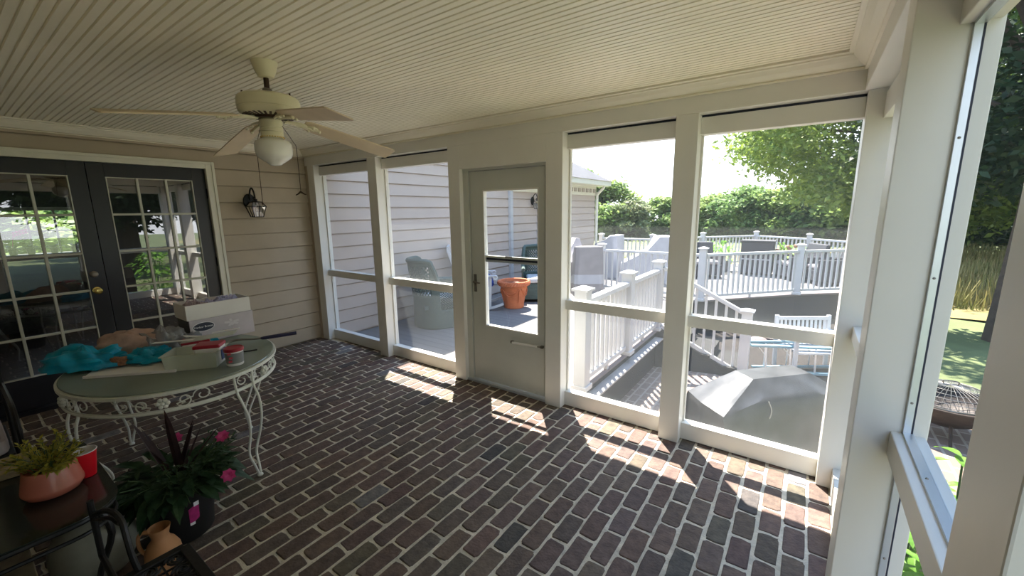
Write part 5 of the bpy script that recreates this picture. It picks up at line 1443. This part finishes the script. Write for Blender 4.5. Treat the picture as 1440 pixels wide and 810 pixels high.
dup(a, (6.3, 9.05, HD), math.radians(230), 'dark wicker lounge chair closest to the corner post')
dup(a, (3.15, 8.6, HD), math.radians(-60), 'dark wicker lounge chair left of the potted plants')
for (x, y, lb, sd) in ((3.45, 9.9, 'green potted plant left of the dark wicker cabinet', 1), (3.05, 9.55, 'taller green potted plant near the far railing post', 2), (4.85, 9.75, 'flowering potted plant just right of the dark wicker cabinet', 3)):
    t = thing('deck_plant', lb, 'plant', (x, y, HD), 'potted plants on the far deck')
    MB().lathe([(.0, 0), (.13, 0), (.17, .28), (.155, .28), (.15, .25), (.0, .25)], (x, y, HD), 20, cap0=False, cap1=False).build('pot', M['cover'], t, smooth=True)
    s = MB()
    for k in range(110):
        an = random.uniform(0, 6.28); el = random.uniform(.2, 1.4); r = random.uniform(.05, .35)
        d_ = Vector((math.cos(an) * math.cos(el), math.sin(an) * math.cos(el), math.sin(el)))
        s.leaf(Vector((x, y, HD + .27)) + d_ * r * 1.6, d_ + Vector((0, 0, random.uniform(-.5, .5))), random.uniform(.12, .2), .06, .4)
    s.build('foliage', M['brightleaf'], t)
    if sd == 3:
        f = MB()
        for k in range(9):
            an = random.uniform(0, 6.28); f.sphere((x + .25 * math.cos(an), y + .25 * math.sin(an), HD + .45 + random.uniform(0, .4)), .05, 8, 5)
        f.build('blossom', M['rust'], t)

# ---- covered grill on the patio close to the screen
t = thing('covered_grill', 'barbecue grill under a torn black cover outside the right screen', 'grill', (4.98, .90, PR))
gu = Vector((.68, .733, 0)).normalized(); gv = Vector((gu.y, -gu.x, 0)); gc = Vector((5.145, .905, 0))
def G(a, b, z): p = gc + gu * a + gv * b; return (p.x, p.y, z)
# rings of key points from the flat lid top down over shelves and shoulders to the hem (b grows towards the porch)
K0 = [(-.265, -.095, .35), (-.09, -.095, .352), (.09, -.095, .352), (.265, -.095, .35), (.265, 0, .352), (.265, .095, .35), (.09, .095, .350), (-.09, .095, .350), (-.265, .095, .35), (-.265, 0, .352)]
K1 = [(-.60, -.225, .15), (-.22, -.20, .24), (.22, -.20, .24), (.60, -.225, .15), (.63, 0, .15), (.60, .225, .15), (.24, .205, .225), (-.27, .205, .225), (-.61, .225, .14), (-.63, 0, .15)]
K2 = [(-.60, -.24, .10), (-.22, -.225, .18), (.22, -.225, .18), (.60, -.24, .10), (.635, 0, .10), (.605, .24, .10), (.245, .228, .15), (-.275, .228, .15), (-.615, .24, .09), (-.64, 0, .10)]
K3 = [(-.60, -.27, -.25), (-.22, -.26, -.25), (.22, -.26, -.25), (.60, -.27, -.25), (.64, 0, -.25), (.61, .27, -.25), (.25, .262, -.25), (-.28, .262, -.25), (-.60, .25, -.25), (-.62, 0, -.25)]
K4 = [(a * 1.01, b * 1.05, PR + .012) for a, b, z in K3]
def ringpts(K, n, k, sd):
    out = []
    for i in range(len(K)):
        p, q = Vector(K[i]), Vector(K[(i + 1) % len(K)])
        for j in range(n):
            v = p.lerp(q, j / n); w_ = k * mnoise.fractal(Vector((v.x * 7 + sd, v.y * 7, v.z * 7)), .8, 2.1, 4)
            w2 = k * mnoise.fractal(Vector((v.y * 7 + sd, v.z * 7, v.x * 7 + 5)), .8, 2.1, 4)
            out.append((v.x * (1 + w_), v.y * (1 + w_), v.z + w2 * .25))
    return out
rows = []
def between(Ka, Kb, m_, k):
    for q in range(m_):
        f = q / m_
        rows.append(ringpts([tuple(Vector(a).lerp(Vector(b), f)) for a, b in zip(Ka, Kb)], 7, k * (.25 + .75 * math.sin(PI * f)), 3 + 0 * q))
between(K0, K1, 6, .035); between(K1, K2, 2, .02); between(K2, K3, 5, .03); between(K3, K4, 5, .05); rows.append(ringpts(K4, 7, .03, 9))
n_ = len(rows[0]); vs = [G(*p) for r in rows for p in r]; fs = []
for j in range(len(rows) - 1):
    for i in range(n_):
        i2 = (i + 1) % n_; fs.append((j * n_ + i, (j + 1) * n_ + i, (j + 1) * n_ + i2, j * n_ + i2))
vs.append(G(0, 0, .354))
for i in range(n_): fs.append((i, (i + 1) % n_, len(vs) - 1))
s = MB(); s.add(vs, fs); s.build('cover', M['grillcover'], t, smooth=True, angle=24)
s = MB()   # torn seams with pale threads
s.tube([G(-.55, .252, .03), G(-.50, .256, -.03), G(-.46, .258, -.06), G(-.42, .26, -.10)], .003, 5)
s.tube([G(-.22, .215, .215), G(-.205, .232, .16), G(-.21, .238, .12), G(-.225, .242, .09)], .004, 5)
s.tube([G(-.40, .266, -.17), G(-.36, .266, -.12), G(-.31, .268, -.17), G(-.27, .268, -.18)], .003, 5)
s.build('torn_seam', M['grillworn'], t)
for (a, b) in ((-.5, -.2), (-.5, .2), (.5, -.2), (.5, .2)):
    s = MB(); p = G(a, b, PR + .035); s.sphere(p, .035, 10, 6, sx=.5); s.build('wheel', M['blackpot'], t)

# ---- step ladder lying on its side
t = thing('step_ladder', 'blue step ladder lying on its side on the patio', 'ladder', (5.4, 3.85, PR))
LU = Vector((.90, .43, 0)).normalized(); LO = Vector((4.87, 3.55, PR + .03)); LVv = Vector((-LU.y, LU.x, 0))
def LP(a, b, z): p = LO + LU * a + LVv * b; return (p.x, p.y, p.z + z)
for z, nm in ((0.0, 'side_rail'), (.37, 'side_rail')):
    s = MB(); s.bar(LP(-.10 if z else 0, 0, z), LP(1.9, 0, z), .07, .03); s.build(nm, M['ladder'], t, bevel=.003)
    s = MB(); s.bar(LP(-.10 if z else 0, .16, z), LP(1.9, .42, z), .05, .03); s.build(nm, M['ladder'], t, bevel=.003)
for k in range(6):
    a = .12 + .31 * k
    s = MB(); s.bar(LP(a, .01, .02), LP(a - .02, .01, .36), .075, .022, up=(1, 0, 0)); s.build('step', M['alu'], t, bevel=.002)
    s = MB(); s.bar(LP(a - .12, .02, .355), LP(a - .02, .02, .23), .018, .008); s.build('brace', M['alu'], t)
    s = MB(); s.bar(LP(a + .05, .20 + .04 * k, .02), LP(a + .05, .20 + .04 * k, .36), .02, .02, up=(1, 0, 0)); s.build('rear_rung', M['alu'], t)
m_ = MB(); m_.hexa([LP(1.90, -.02, -.02), LP(1.98, -.02, -.02), LP(1.98, .2, -.02), LP(1.90, .2, -.02)], [LP(1.90, -.02, .39), LP(1.98, -.02, .39), LP(1.98, .2, .39), LP(1.90, .2, .39)]); m_.build('top_cap', M['ladder'], t, bevel=.01)

# ---- white bench
t = thing('garden_bench', 'white slatted garden bench behind the blue ladder', 'bench', (0, 0, 0))
for z, h in ((.70, .05), (.36, .04)): MB().bar((-.36, .25 - (.70 - z) * .1, z), (.36, .25 - (.70 - z) * .1, z), .035, h).build('back_rail', M['whitewood'], t, bevel=.004)
for k in range(11):
    x = -.30 + .06 * k; MB().bar((x, .216, .37), (x, .25, .69), .030, .014, up=(0, 1, 0)).build('back_slat', M['whitewood'], t)
for k in range(5):
    y = -.24 + .10 * k; MB().bar((-.36, y, .34), (.36, y, .34), .08, .022).build('seat_slat', M['whitewood'], t)
for x in (-.36, .36):
    MB().bar((x, .21, 0), (x, .26, .745), .05, .04, up=(0, 1, 0)).build('back_leg', M['whitewood'], t, bevel=.004)
    MB().bar((x, -.25, 0), (x, -.25, .52), .05, .04, up=(0, 1, 0)).build('front_leg', M['whitewood'], t, bevel=.004)
    MB().bar((x, -.29, .53), (x, .24, .53), .055, .028).build('arm', M['whitewood'], t, bevel=.004)
t.location = (5.47, 4.06, PR); t.rotation_euler = (0, 0, math.radians(32))
# low edging stones near the bench
for k, (x, y) in enumerate(((4.75, 5.15), (4.98, 5.35), (4.62, 4.95))):
    s = MB(); s.sphere((0, 0, 0), .10, 10, 7, sx=1.4, sz=.5)
    s.v = [(x_ * (1 + .2 * mnoise.noise(Vector((x_ * 6 + k, y_ * 6, z_ * 6)))), y_, z_) for x_, y_, z_ in s.v]
    o = s.build('garden_stone', M['deckedge'], smooth=True); o.location = (x, y, PR + .04)
    tag(o, ['pale garden stone nearest the foot of the stairs beside the bench', 'pale garden stone closest to the bench', 'pale garden stone behind the newel post'][k], 'stone', 'pale stones by the bench')

# ---- fire bowl outside the right screen
BXf, BYf = 6.58, 2.78
t = thing('fire_bowl', 'rusty fire bowl with domed wire mesh lid on the patio', 'fire pit', (BXf, BYf, PR))
s = MB(); s.lathe([(.0, .12), (.16, .13), (.27, .19), (.36, .30), (.375, .355), (.41, .36), (.41, .375), (.365, .375), (.34, .30), (.25, .205), (.0, .15)], (BXf, BYf, PR), 44, cap0=False, cap1=False); s.build('bowl', M['firebowl'], t, smooth=True)
for a in (.5, 2.6, 4.7):
    s = MB(); s.tube([(BXf + .24 * math.cos(a), BYf + .24 * math.sin(a), PR + .20), (BXf + .32 * math.cos(a), BYf + .32 * math.sin(a), PR + .06), (BXf + .36 * math.cos(a), BYf + .36 * math.sin(a), PR)], .014, 8); s.build('leg', M['firebowl'], t)
s = MB()
for k in range(20):
    a = PI * k / 20
    s.tube([(BXf + .37 * math.cos(a) * math.cos(q), BYf + .37 * math.sin(a) * math.cos(q), PR + .375 + .15 * math.sin(q)) for q in np.linspace(0, PI, 13)], .0025, 4)
for q in np.linspace(.15, 1.35, 6):
    s.tube([(BXf + .37 * math.cos(q) * math.cos(2 * PI * k / 36), BYf + .37 * math.cos(q) * math.sin(2 * PI * k / 36), PR + .375 + .15 * math.sin(q)) for k in range(36)], .0025, 4, closed=True)
s.build('mesh_lid', M['pewter'], t)
s = MB(); s.tube([(BXf + .37 * math.cos(2 * PI * k / 40), BYf + .37 * math.sin(2 * PI * k / 40), PR + .38) for k in range(40)], .009, 6, closed=True); s.tube([(BXf - .05, BYf, PR + .525), (BXf - .05, BYf, PR + .56), (BXf + .05, BYf, PR + .56), (BXf + .05, BYf, PR + .525)], .006, 6); s.build('lid_ring', M['pewter'], t, smooth=True)

# ---- leafy plants against the right screen
def bush(name, label, c, r, h, n, m, L_=.10, W_=.035, seed=0, cat='plant', group=None, stems=8):
    t = thing(name, label, cat, c, group)
    rr = random.Random(seed); s = MB(); st = MB()
    for k in range(stems):
        a = rr.uniform(0, 6.28); tip = Vector((c[0] + r * rr.random() * math.cos(a), c[1] + r * rr.random() * math.sin(a), c[2] + h * rr.uniform(.7, 1)))
        st.tube([c, Vector(c).lerp(tip, .5), tip], .005, 5)
    for k in range(n):
        a = rr.uniform(0, 6.28); q = rr.random() ** .5; z = c[2] + h * (rr.random() * .9 + .08)
        w_ = r * math.sin(PI * min(.95, max(.1, (z - c[2]) / h))) ** .5
        p = (c[0] + q * w_ * math.cos(a), c[1] + q * w_ * math.sin(a), z)
        s.leaf(p, (math.cos(a), math.sin(a), rr.uniform(-.3, .7)), L_ * rr.uniform(.7, 1.3), W_ * rr.uniform(.8, 1.2), .4, n=4)
    s.build('foliage', m, t); st.build('stem', M['stem'], t)
    return t
bush('leafy_shrub', 'bright green leafy stem right outside the side screen', (6.02, -.18, PR), .13, 1.20, 34, M['brightleaf'], .17, .055, 3, 'shrub', 'shrubs outside the side screen', 4)
bush('leafy_shrub', 'low bright green shrub at the foot of the side screen', (5.98, -.15 + .55, PR), .34, .62, 220, M['brightleaf'], .12, .05, 4, 'shrub', 'shrubs outside the side screen', 9)
bush('leafy_shrub', 'bright green shrub reflected in the French door glass', (7.25, .15, PR), .55, 1.45, 520, M['brightleaf'], .14, .06, 5, 'shrub', 'shrubs outside the side screen', 9)

# ================================================================ trees
def leaf_cloud(name, centers, radii, n, size, m, parent, seed, flat=.75, shell=.55):
    """many small leaves on clumps; each leaf is a folded pair of triangles as a quad"""
    g = np.random.default_rng(seed)
    centers = np.asarray(centers, float); radii = np.asarray(radii, float)
    w = radii ** 2; w /= w.sum()
    ci = g.choice(len(centers), n, p=w)
    d = g.normal(size=(n, 3)); d /= np.linalg.norm(d, axis=1)[:, None]
    rad = (shell + (1 - shell) * g.random(n) ** .7)
    rad *= 1 + .25 * g.normal(size=n) * .5
    pos = centers[ci] + d * (radii[ci] * rad)[:, None] * np.array([1, 1, flat])
    ax = g.normal(size=(n, 3)); ax[:, 2] = ax[:, 2] * .5 - .2; ax /= np.linalg.norm(ax, axis=1)[:, None]
    up = g.normal(size=(n, 3)) * .6 + np.array([0, 0, 1.0]) + d * .5
    sd = np.cross(ax, up); sd /= np.linalg.norm(sd, axis=1)[:, None] + 1e-9
    L_ = size * (.7 + .6 * g.random(n)); W_ = L_ * .52
    v0 = pos - ax * (L_ / 2)[:, None]; v2 = pos + ax * (L_ / 2)[:, None] - np.array([0, 0, 1]) * (L_ * .12)[:, None]
    v1 = pos + sd * (W_ / 2)[:, None]; v3 = pos - sd * (W_ / 2)[:, None]
    V = np.stack([v0, v1, v2, v3], 1).reshape(-1, 3); F = np.arange(4 * n).reshape(-1, 4)
    return raw_mesh(name, V, F, m, parent)
def tree(name, label, base, h, crown_r, nleaf, size, m, seed, group=None, clumps=40, crown_lo=.30, squash=.8, trunk_r=.2, cat='tree', flat=.8, fat=1.0):
    g = random.Random(seed)
    t = thing(name, label, cat, base, group)
    b = Vector(base); cz = h * (crown_lo + 1) / 2; hz = h * (1 - crown_lo) / 2
    cs = []; rs = []
    for k in range(clumps):
        a = g.uniform(0, 6.28); z = g.uniform(-1, 1); q = math.sqrt(max(0, 1 - z * z)) * g.uniform(.45, 1.0)
        c = b + Vector((math.cos(a) * q * crown_r, math.sin(a) * q * crown_r, cz + z * hz * .9))
        cs.append(tuple(c)); rs.append(crown_r * g.uniform(.16, .33) * fat)
    leaf_cloud('foliage', cs, rs, nleaf, size, m, t, seed, flat=flat, shell=.35)
    s = MB(); s.tube([b, b + Vector((.1, .05, h * .3)), b + Vector((0, .1, h * .6)), b + Vector((0, 0, h * .85))], [trunk_r, trunk_r * .8, trunk_r * .5, trunk_r * .15], 8)
    for k in range(0, clumps, 3):
        c = Vector(cs[k]); s0 = b + Vector((0, .05, h * .3 + (c.z - b.z - h * .3) * .3)); s.tube([s0, s0.lerp(c, .5) + Vector((0, 0, .2)), c], [trunk_r * .35, trunk_r * .2, trunk_r * .06], 5)
    s.build('trunk', M['bark'], t, smooth=True)
    return t
GZ = PR - .12
tree('big_tree', 'big leafy tree with spreading branches right of the deck', (9.1, 20.5, GZ - .2), 14.0, 7.5, 95000, .24, M['treeleaf'], 5, None, 120, .12, .8, .32, 'tree', .62)
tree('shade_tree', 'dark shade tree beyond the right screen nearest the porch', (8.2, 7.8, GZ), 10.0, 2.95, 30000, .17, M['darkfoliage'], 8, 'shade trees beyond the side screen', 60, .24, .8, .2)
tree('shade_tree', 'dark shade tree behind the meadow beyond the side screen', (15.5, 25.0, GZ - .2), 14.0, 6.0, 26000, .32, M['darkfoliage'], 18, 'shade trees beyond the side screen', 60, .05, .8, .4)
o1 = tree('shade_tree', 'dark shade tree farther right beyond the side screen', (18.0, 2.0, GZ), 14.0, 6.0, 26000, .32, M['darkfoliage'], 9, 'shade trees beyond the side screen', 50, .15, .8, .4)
dup(o1, (12.0, -5.2, GZ), 2.0, 'dark shade tree added to block sky light, mirrored in the left French door', scale=(.68, .68, .75))  # added out of direct view to keep sky light off the side post
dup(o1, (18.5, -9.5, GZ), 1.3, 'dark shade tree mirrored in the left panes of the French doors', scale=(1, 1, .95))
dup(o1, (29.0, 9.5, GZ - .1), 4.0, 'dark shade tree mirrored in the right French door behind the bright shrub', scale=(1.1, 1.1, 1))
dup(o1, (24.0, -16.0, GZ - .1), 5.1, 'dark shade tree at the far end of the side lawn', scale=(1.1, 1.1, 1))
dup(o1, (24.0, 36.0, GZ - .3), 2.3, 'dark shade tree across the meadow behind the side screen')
# tree line beyond the deck
kinds = []
for (m_, lb, sd, h_) in (('farleaf', 'dense green tree', 31, 6.0), ('farleaf_b', 'light green tree', 32, 5.4), ('farleaf_c', 'brownish green tree', 33, 5.0)):
    kinds.append((m_, lb, sd, h_))
protos = {}
line = [  # direction by x at the distance y, base height below the deck, size, kind
    (-16.5, 33, 1.32, 0, 'at the left end beside the house wing'), (-13.2, 34, 1.28, 0, 'second from the house wing'), (-10.0, 33, 1.12, 1, 'third from the house wing'), (-7.4, 32, .82, 2, 'in front of the alone standing post'),
    (-6.2, 38, .86, 1, 'hidden half by the alone standing post'), (-3.4, 38, .84, 0, 'right of the alone standing post'), (-1.0, 36, .80, 1, 'under the open sky between the posts'), (1.0, 35, .84, 0, 'in the middle of the right screen'),
    (3.3, 34, .88, 1, 'below the big tree branches'), (5.9, 35, 1.1, 0, 'left behind the big tree trunk'), (8.6, 34, 1.1, 1, 'right behind the big tree trunk'), (11.5, 35, 1.2, 0, 'far right of the tree line'), (15.0, 36, 1.2, 0, 'behind the shade trees'), (-20.5, 34, 1.3, 1, 'hidden by the house wing'),
    (-5.0, 58, 1.0, 0, 'on the distant ridge left'), (1.5, 60, 1.0, 0, 'on the distant ridge in the middle'), (8, 60, 1.05, 0, 'on the distant ridge right')]
for k, (x, y, sc_, ki, where) in enumerate(line):
    m_, lb, sd, h_ = kinds[ki]; z = GZ - .6 - max(0, math.hypot(x - 3, y - 3) - 22) * .022
    lab = '%s in the tree line %s' % (lb, where)
    if ki not in protos:
        protos[ki] = tree('far_tree', lab, (x, y, z), h_, 2.7, 15000, .36, M[m_], sd, 'trees of the far tree line', 60, .0, .8, .15, 'tree', .95, 1.25); protos[ki].scale = (sc_ * 1.0, sc_, sc_ * .90)
    else: dup(protos[ki], (x, y, z), 1.1 * k, lab, scale=(sc_ * random.uniform(.95, 1.2), sc_ * 1.1, sc_ * random.uniform(.82, .95)))
dup(protos[1], (-9.5, -2.6, GZ), .7, 'light green tree outside the bright inner room window', scale=(.8, .8, .5))
dup(protos[0], (-11.5, .8, GZ), 2.7, 'dense green tree outside the bright inner room window', scale=(.8, .8, .55))
# undergrowth below the far trees and yellow bed behind the far rail
g_ = np.random.default_rng(3)
n_ = 5000; xs = g_.uniform(-26, 22, n_)
cs = np.stack([xs, 29.5 + 2.0 * np.sin(xs * .5) + g_.uniform(-1.5, 1.5, n_), np.full(n_, GZ - .8)], 1)
o = leaf_cloud('undergrowth', cs, np.full(n_, 1.15), 26000, .30, M['farleaf_c'], None, 12); tag(o, 'gray green undergrowth below the far tree line', None, None, 'stuff')
xs = g_.uniform(-6, 3.0, 260); cs = np.stack([xs, g_.uniform(11.2, 13.5, 260), np.full(260, GZ + .35)], 1)
o = leaf_cloud('flower_bed', cs, np.full(260, .34), 5200, .13, M['meadowblade'], None, 14); tag(o, 'yellow green flower bed behind the far railing', None, None, 'stuff')
# dry meadow beyond the right screen
s = MB(); vs = []; n1, n2 = 30, 20
for j in range(n2 + 1):
    for i in range(n1 + 1):
        x = 2 + 40 * i / n1; y = 9.5 + 16 * j / n2 + .5 * math.sin(x * .4); vs.append((x, y, GZ + .05 + .06 * mnoise.noise(Vector((x * .5, y * .5, 2)))))
s.add(vs, [(j * (n1 + 1) + i, j * (n1 + 1) + i + 1, (j + 1) * (n1 + 1) + i + 1, (j + 1) * (n1 + 1) + i) for j in range(n2) for i in range(n1)])
o = s.build('meadow', M['meadow'], smooth=True); tag(o, 'dry yellow meadow between the lawn and the shade trees', None, None, 'stuff')
n_ = 26000; x = g_.uniform(7, 24, n_); y = g_.uniform(10.5, 25, n_); hgt = g_.uniform(.25, .75, n_); lean = g_.normal(size=(n_, 2)) * .12; wv = g_.normal(size=(n_, 2)); wv /= np.linalg.norm(wv, axis=1)[:, None]
b0 = np.stack([x, y, np.full(n_, GZ + .03)], 1); w3 = np.concatenate([wv * .018, np.zeros((n_, 1))], 1); tp = b0 + np.stack([lean[:, 0], lean[:, 1], hgt], 1)
V = np.stack([b0 - w3, b0 + w3, tp + w3 * .3, tp - w3 * .3], 1).reshape(-1, 3)
o = raw_mesh('meadow_grass', V, np.arange(4 * n_).reshape(-1, 4), M['meadowblade']); tag(o, 'tall dry grass standing on the meadow', None, None, 'stuff')

# ================================================================ light, sky, camera
sun = bpy.data.lights.new('sun', 'SUN'); sun.energy = 10.0; sun.angle = math.radians(.55); sun.color = (1.0, .94, .84)
so = bpy.data.objects.new('sun', sun); COL.objects.link(so)
sd_ = Vector((-.63 * .427, .77 * .427, .904)).normalized()
so.rotation_euler = sd_.to_track_quat('Z', 'Y').to_euler()
wd = bpy.data.worlds.new('sky'); sc.world = wd; wd.use_nodes = True
nt = wd.node_tree; nt.nodes.clear()
out = nt.nodes.new('ShaderNodeOutputWorld'); bg = nt.nodes.new('ShaderNodeBackground'); nt.links.new(bg.outputs[0], out.inputs[0])
tc = nt.nodes.new('ShaderNodeTexCoord'); sp = nt.nodes.new('ShaderNodeSeparateXYZ'); nt.links.new(tc.outputs['Generated'], sp.inputs[0])
rp = nt.nodes.new('ShaderNodeValToRGB'); nt.links.new(sp.outputs['Z'], rp.inputs[0])
e = rp.color_ramp.elements
e[0].position = 0.0; e[0].color = (.93, .96, 1.0, 1); e[1].position = .75; e[1].color = (.36, .58, 1.0, 1)
k = e.new(.25); k.color = (.72, .86, 1.0, 1)
cl = nt.nodes.new('ShaderNodeTexNoise'); cl.inputs['Scale'].default_value = 2.2; cl.inputs['Detail'].default_value = 7
mpn = nt.nodes.new('ShaderNodeMapping'); mpn.inputs['Scale'].default_value = (1, 1, 3.5); nt.links.new(tc.outputs['Generated'], mpn.inputs[0]); nt.links.new(mpn.outputs[0], cl.inputs['Vector'])
cr = nt.nodes.new('ShaderNodeValToRGB'); cr.color_ramp.elements[0].position = .50; cr.color_ramp.elements[0].color = (0, 0, 0, 1); cr.color_ramp.elements[1].position = .72; cr.color_ramp.elements[1].color = (.5, .5, .5, 1)
nt.links.new(cl.outputs['Fac'], cr.inputs[0])
mx = nt.nodes.new('ShaderNodeMix'); mx.data_type = 'RGBA'; nt.links.new(cr.outputs[0], mx.inputs[0]); nt.links.new(rp.outputs[0], mx.inputs[6]); mx.inputs[7].default_value = (1, 1, 1, 1)
nt.links.new(mx.outputs[2], bg.inputs[0]); bg.inputs[1].default_value = 1.5

cam = bpy.data.cameras.new('camera'); co = bpy.data.objects.new('camera', cam); COL.objects.link(co); sc.camera = co
cam.sensor_width = 36; cam.sensor_fit = 'HORIZONTAL'; cam.lens = 580.3786 / 1440 * 36; cam.clip_start = .02; cam.clip_end = 500
yaw, pitch, roll = -0.61938639, 0.18479125, -0.012346
F = Vector((math.sin(yaw) * math.cos(pitch), math.cos(yaw) * math.cos(pitch), -math.sin(pitch)))
R0 = Vector((math.cos(yaw), -math.sin(yaw), 0)); U0 = R0.cross(F)
R1 = R0 * math.cos(roll) + U0 * math.sin(roll); U1 = U0 * math.cos(roll) - R0 * math.sin(roll)
mt = Matrix((R1, U1, -F)).transposed().to_4x4(); mt.translation = Vector((5.26742, -2.89532, 1.66))
co.matrix_world = mt

vs_ = sc.view_settings
sc.display_settings.display_device = 'sRGB'
vs_.view_transform = 'Standard'; vs_.look = 'None'; vs_.exposure = 1.38; vs_.gamma = 1.0; vs_.use_curve_mapping = False
cy = sc.cycles
cy.use_denoising = True; cy.max_bounces = 12; cy.diffuse_bounces = 6; cy.transparent_max_bounces = 24; cy.sample_clamp_indirect = 6.0
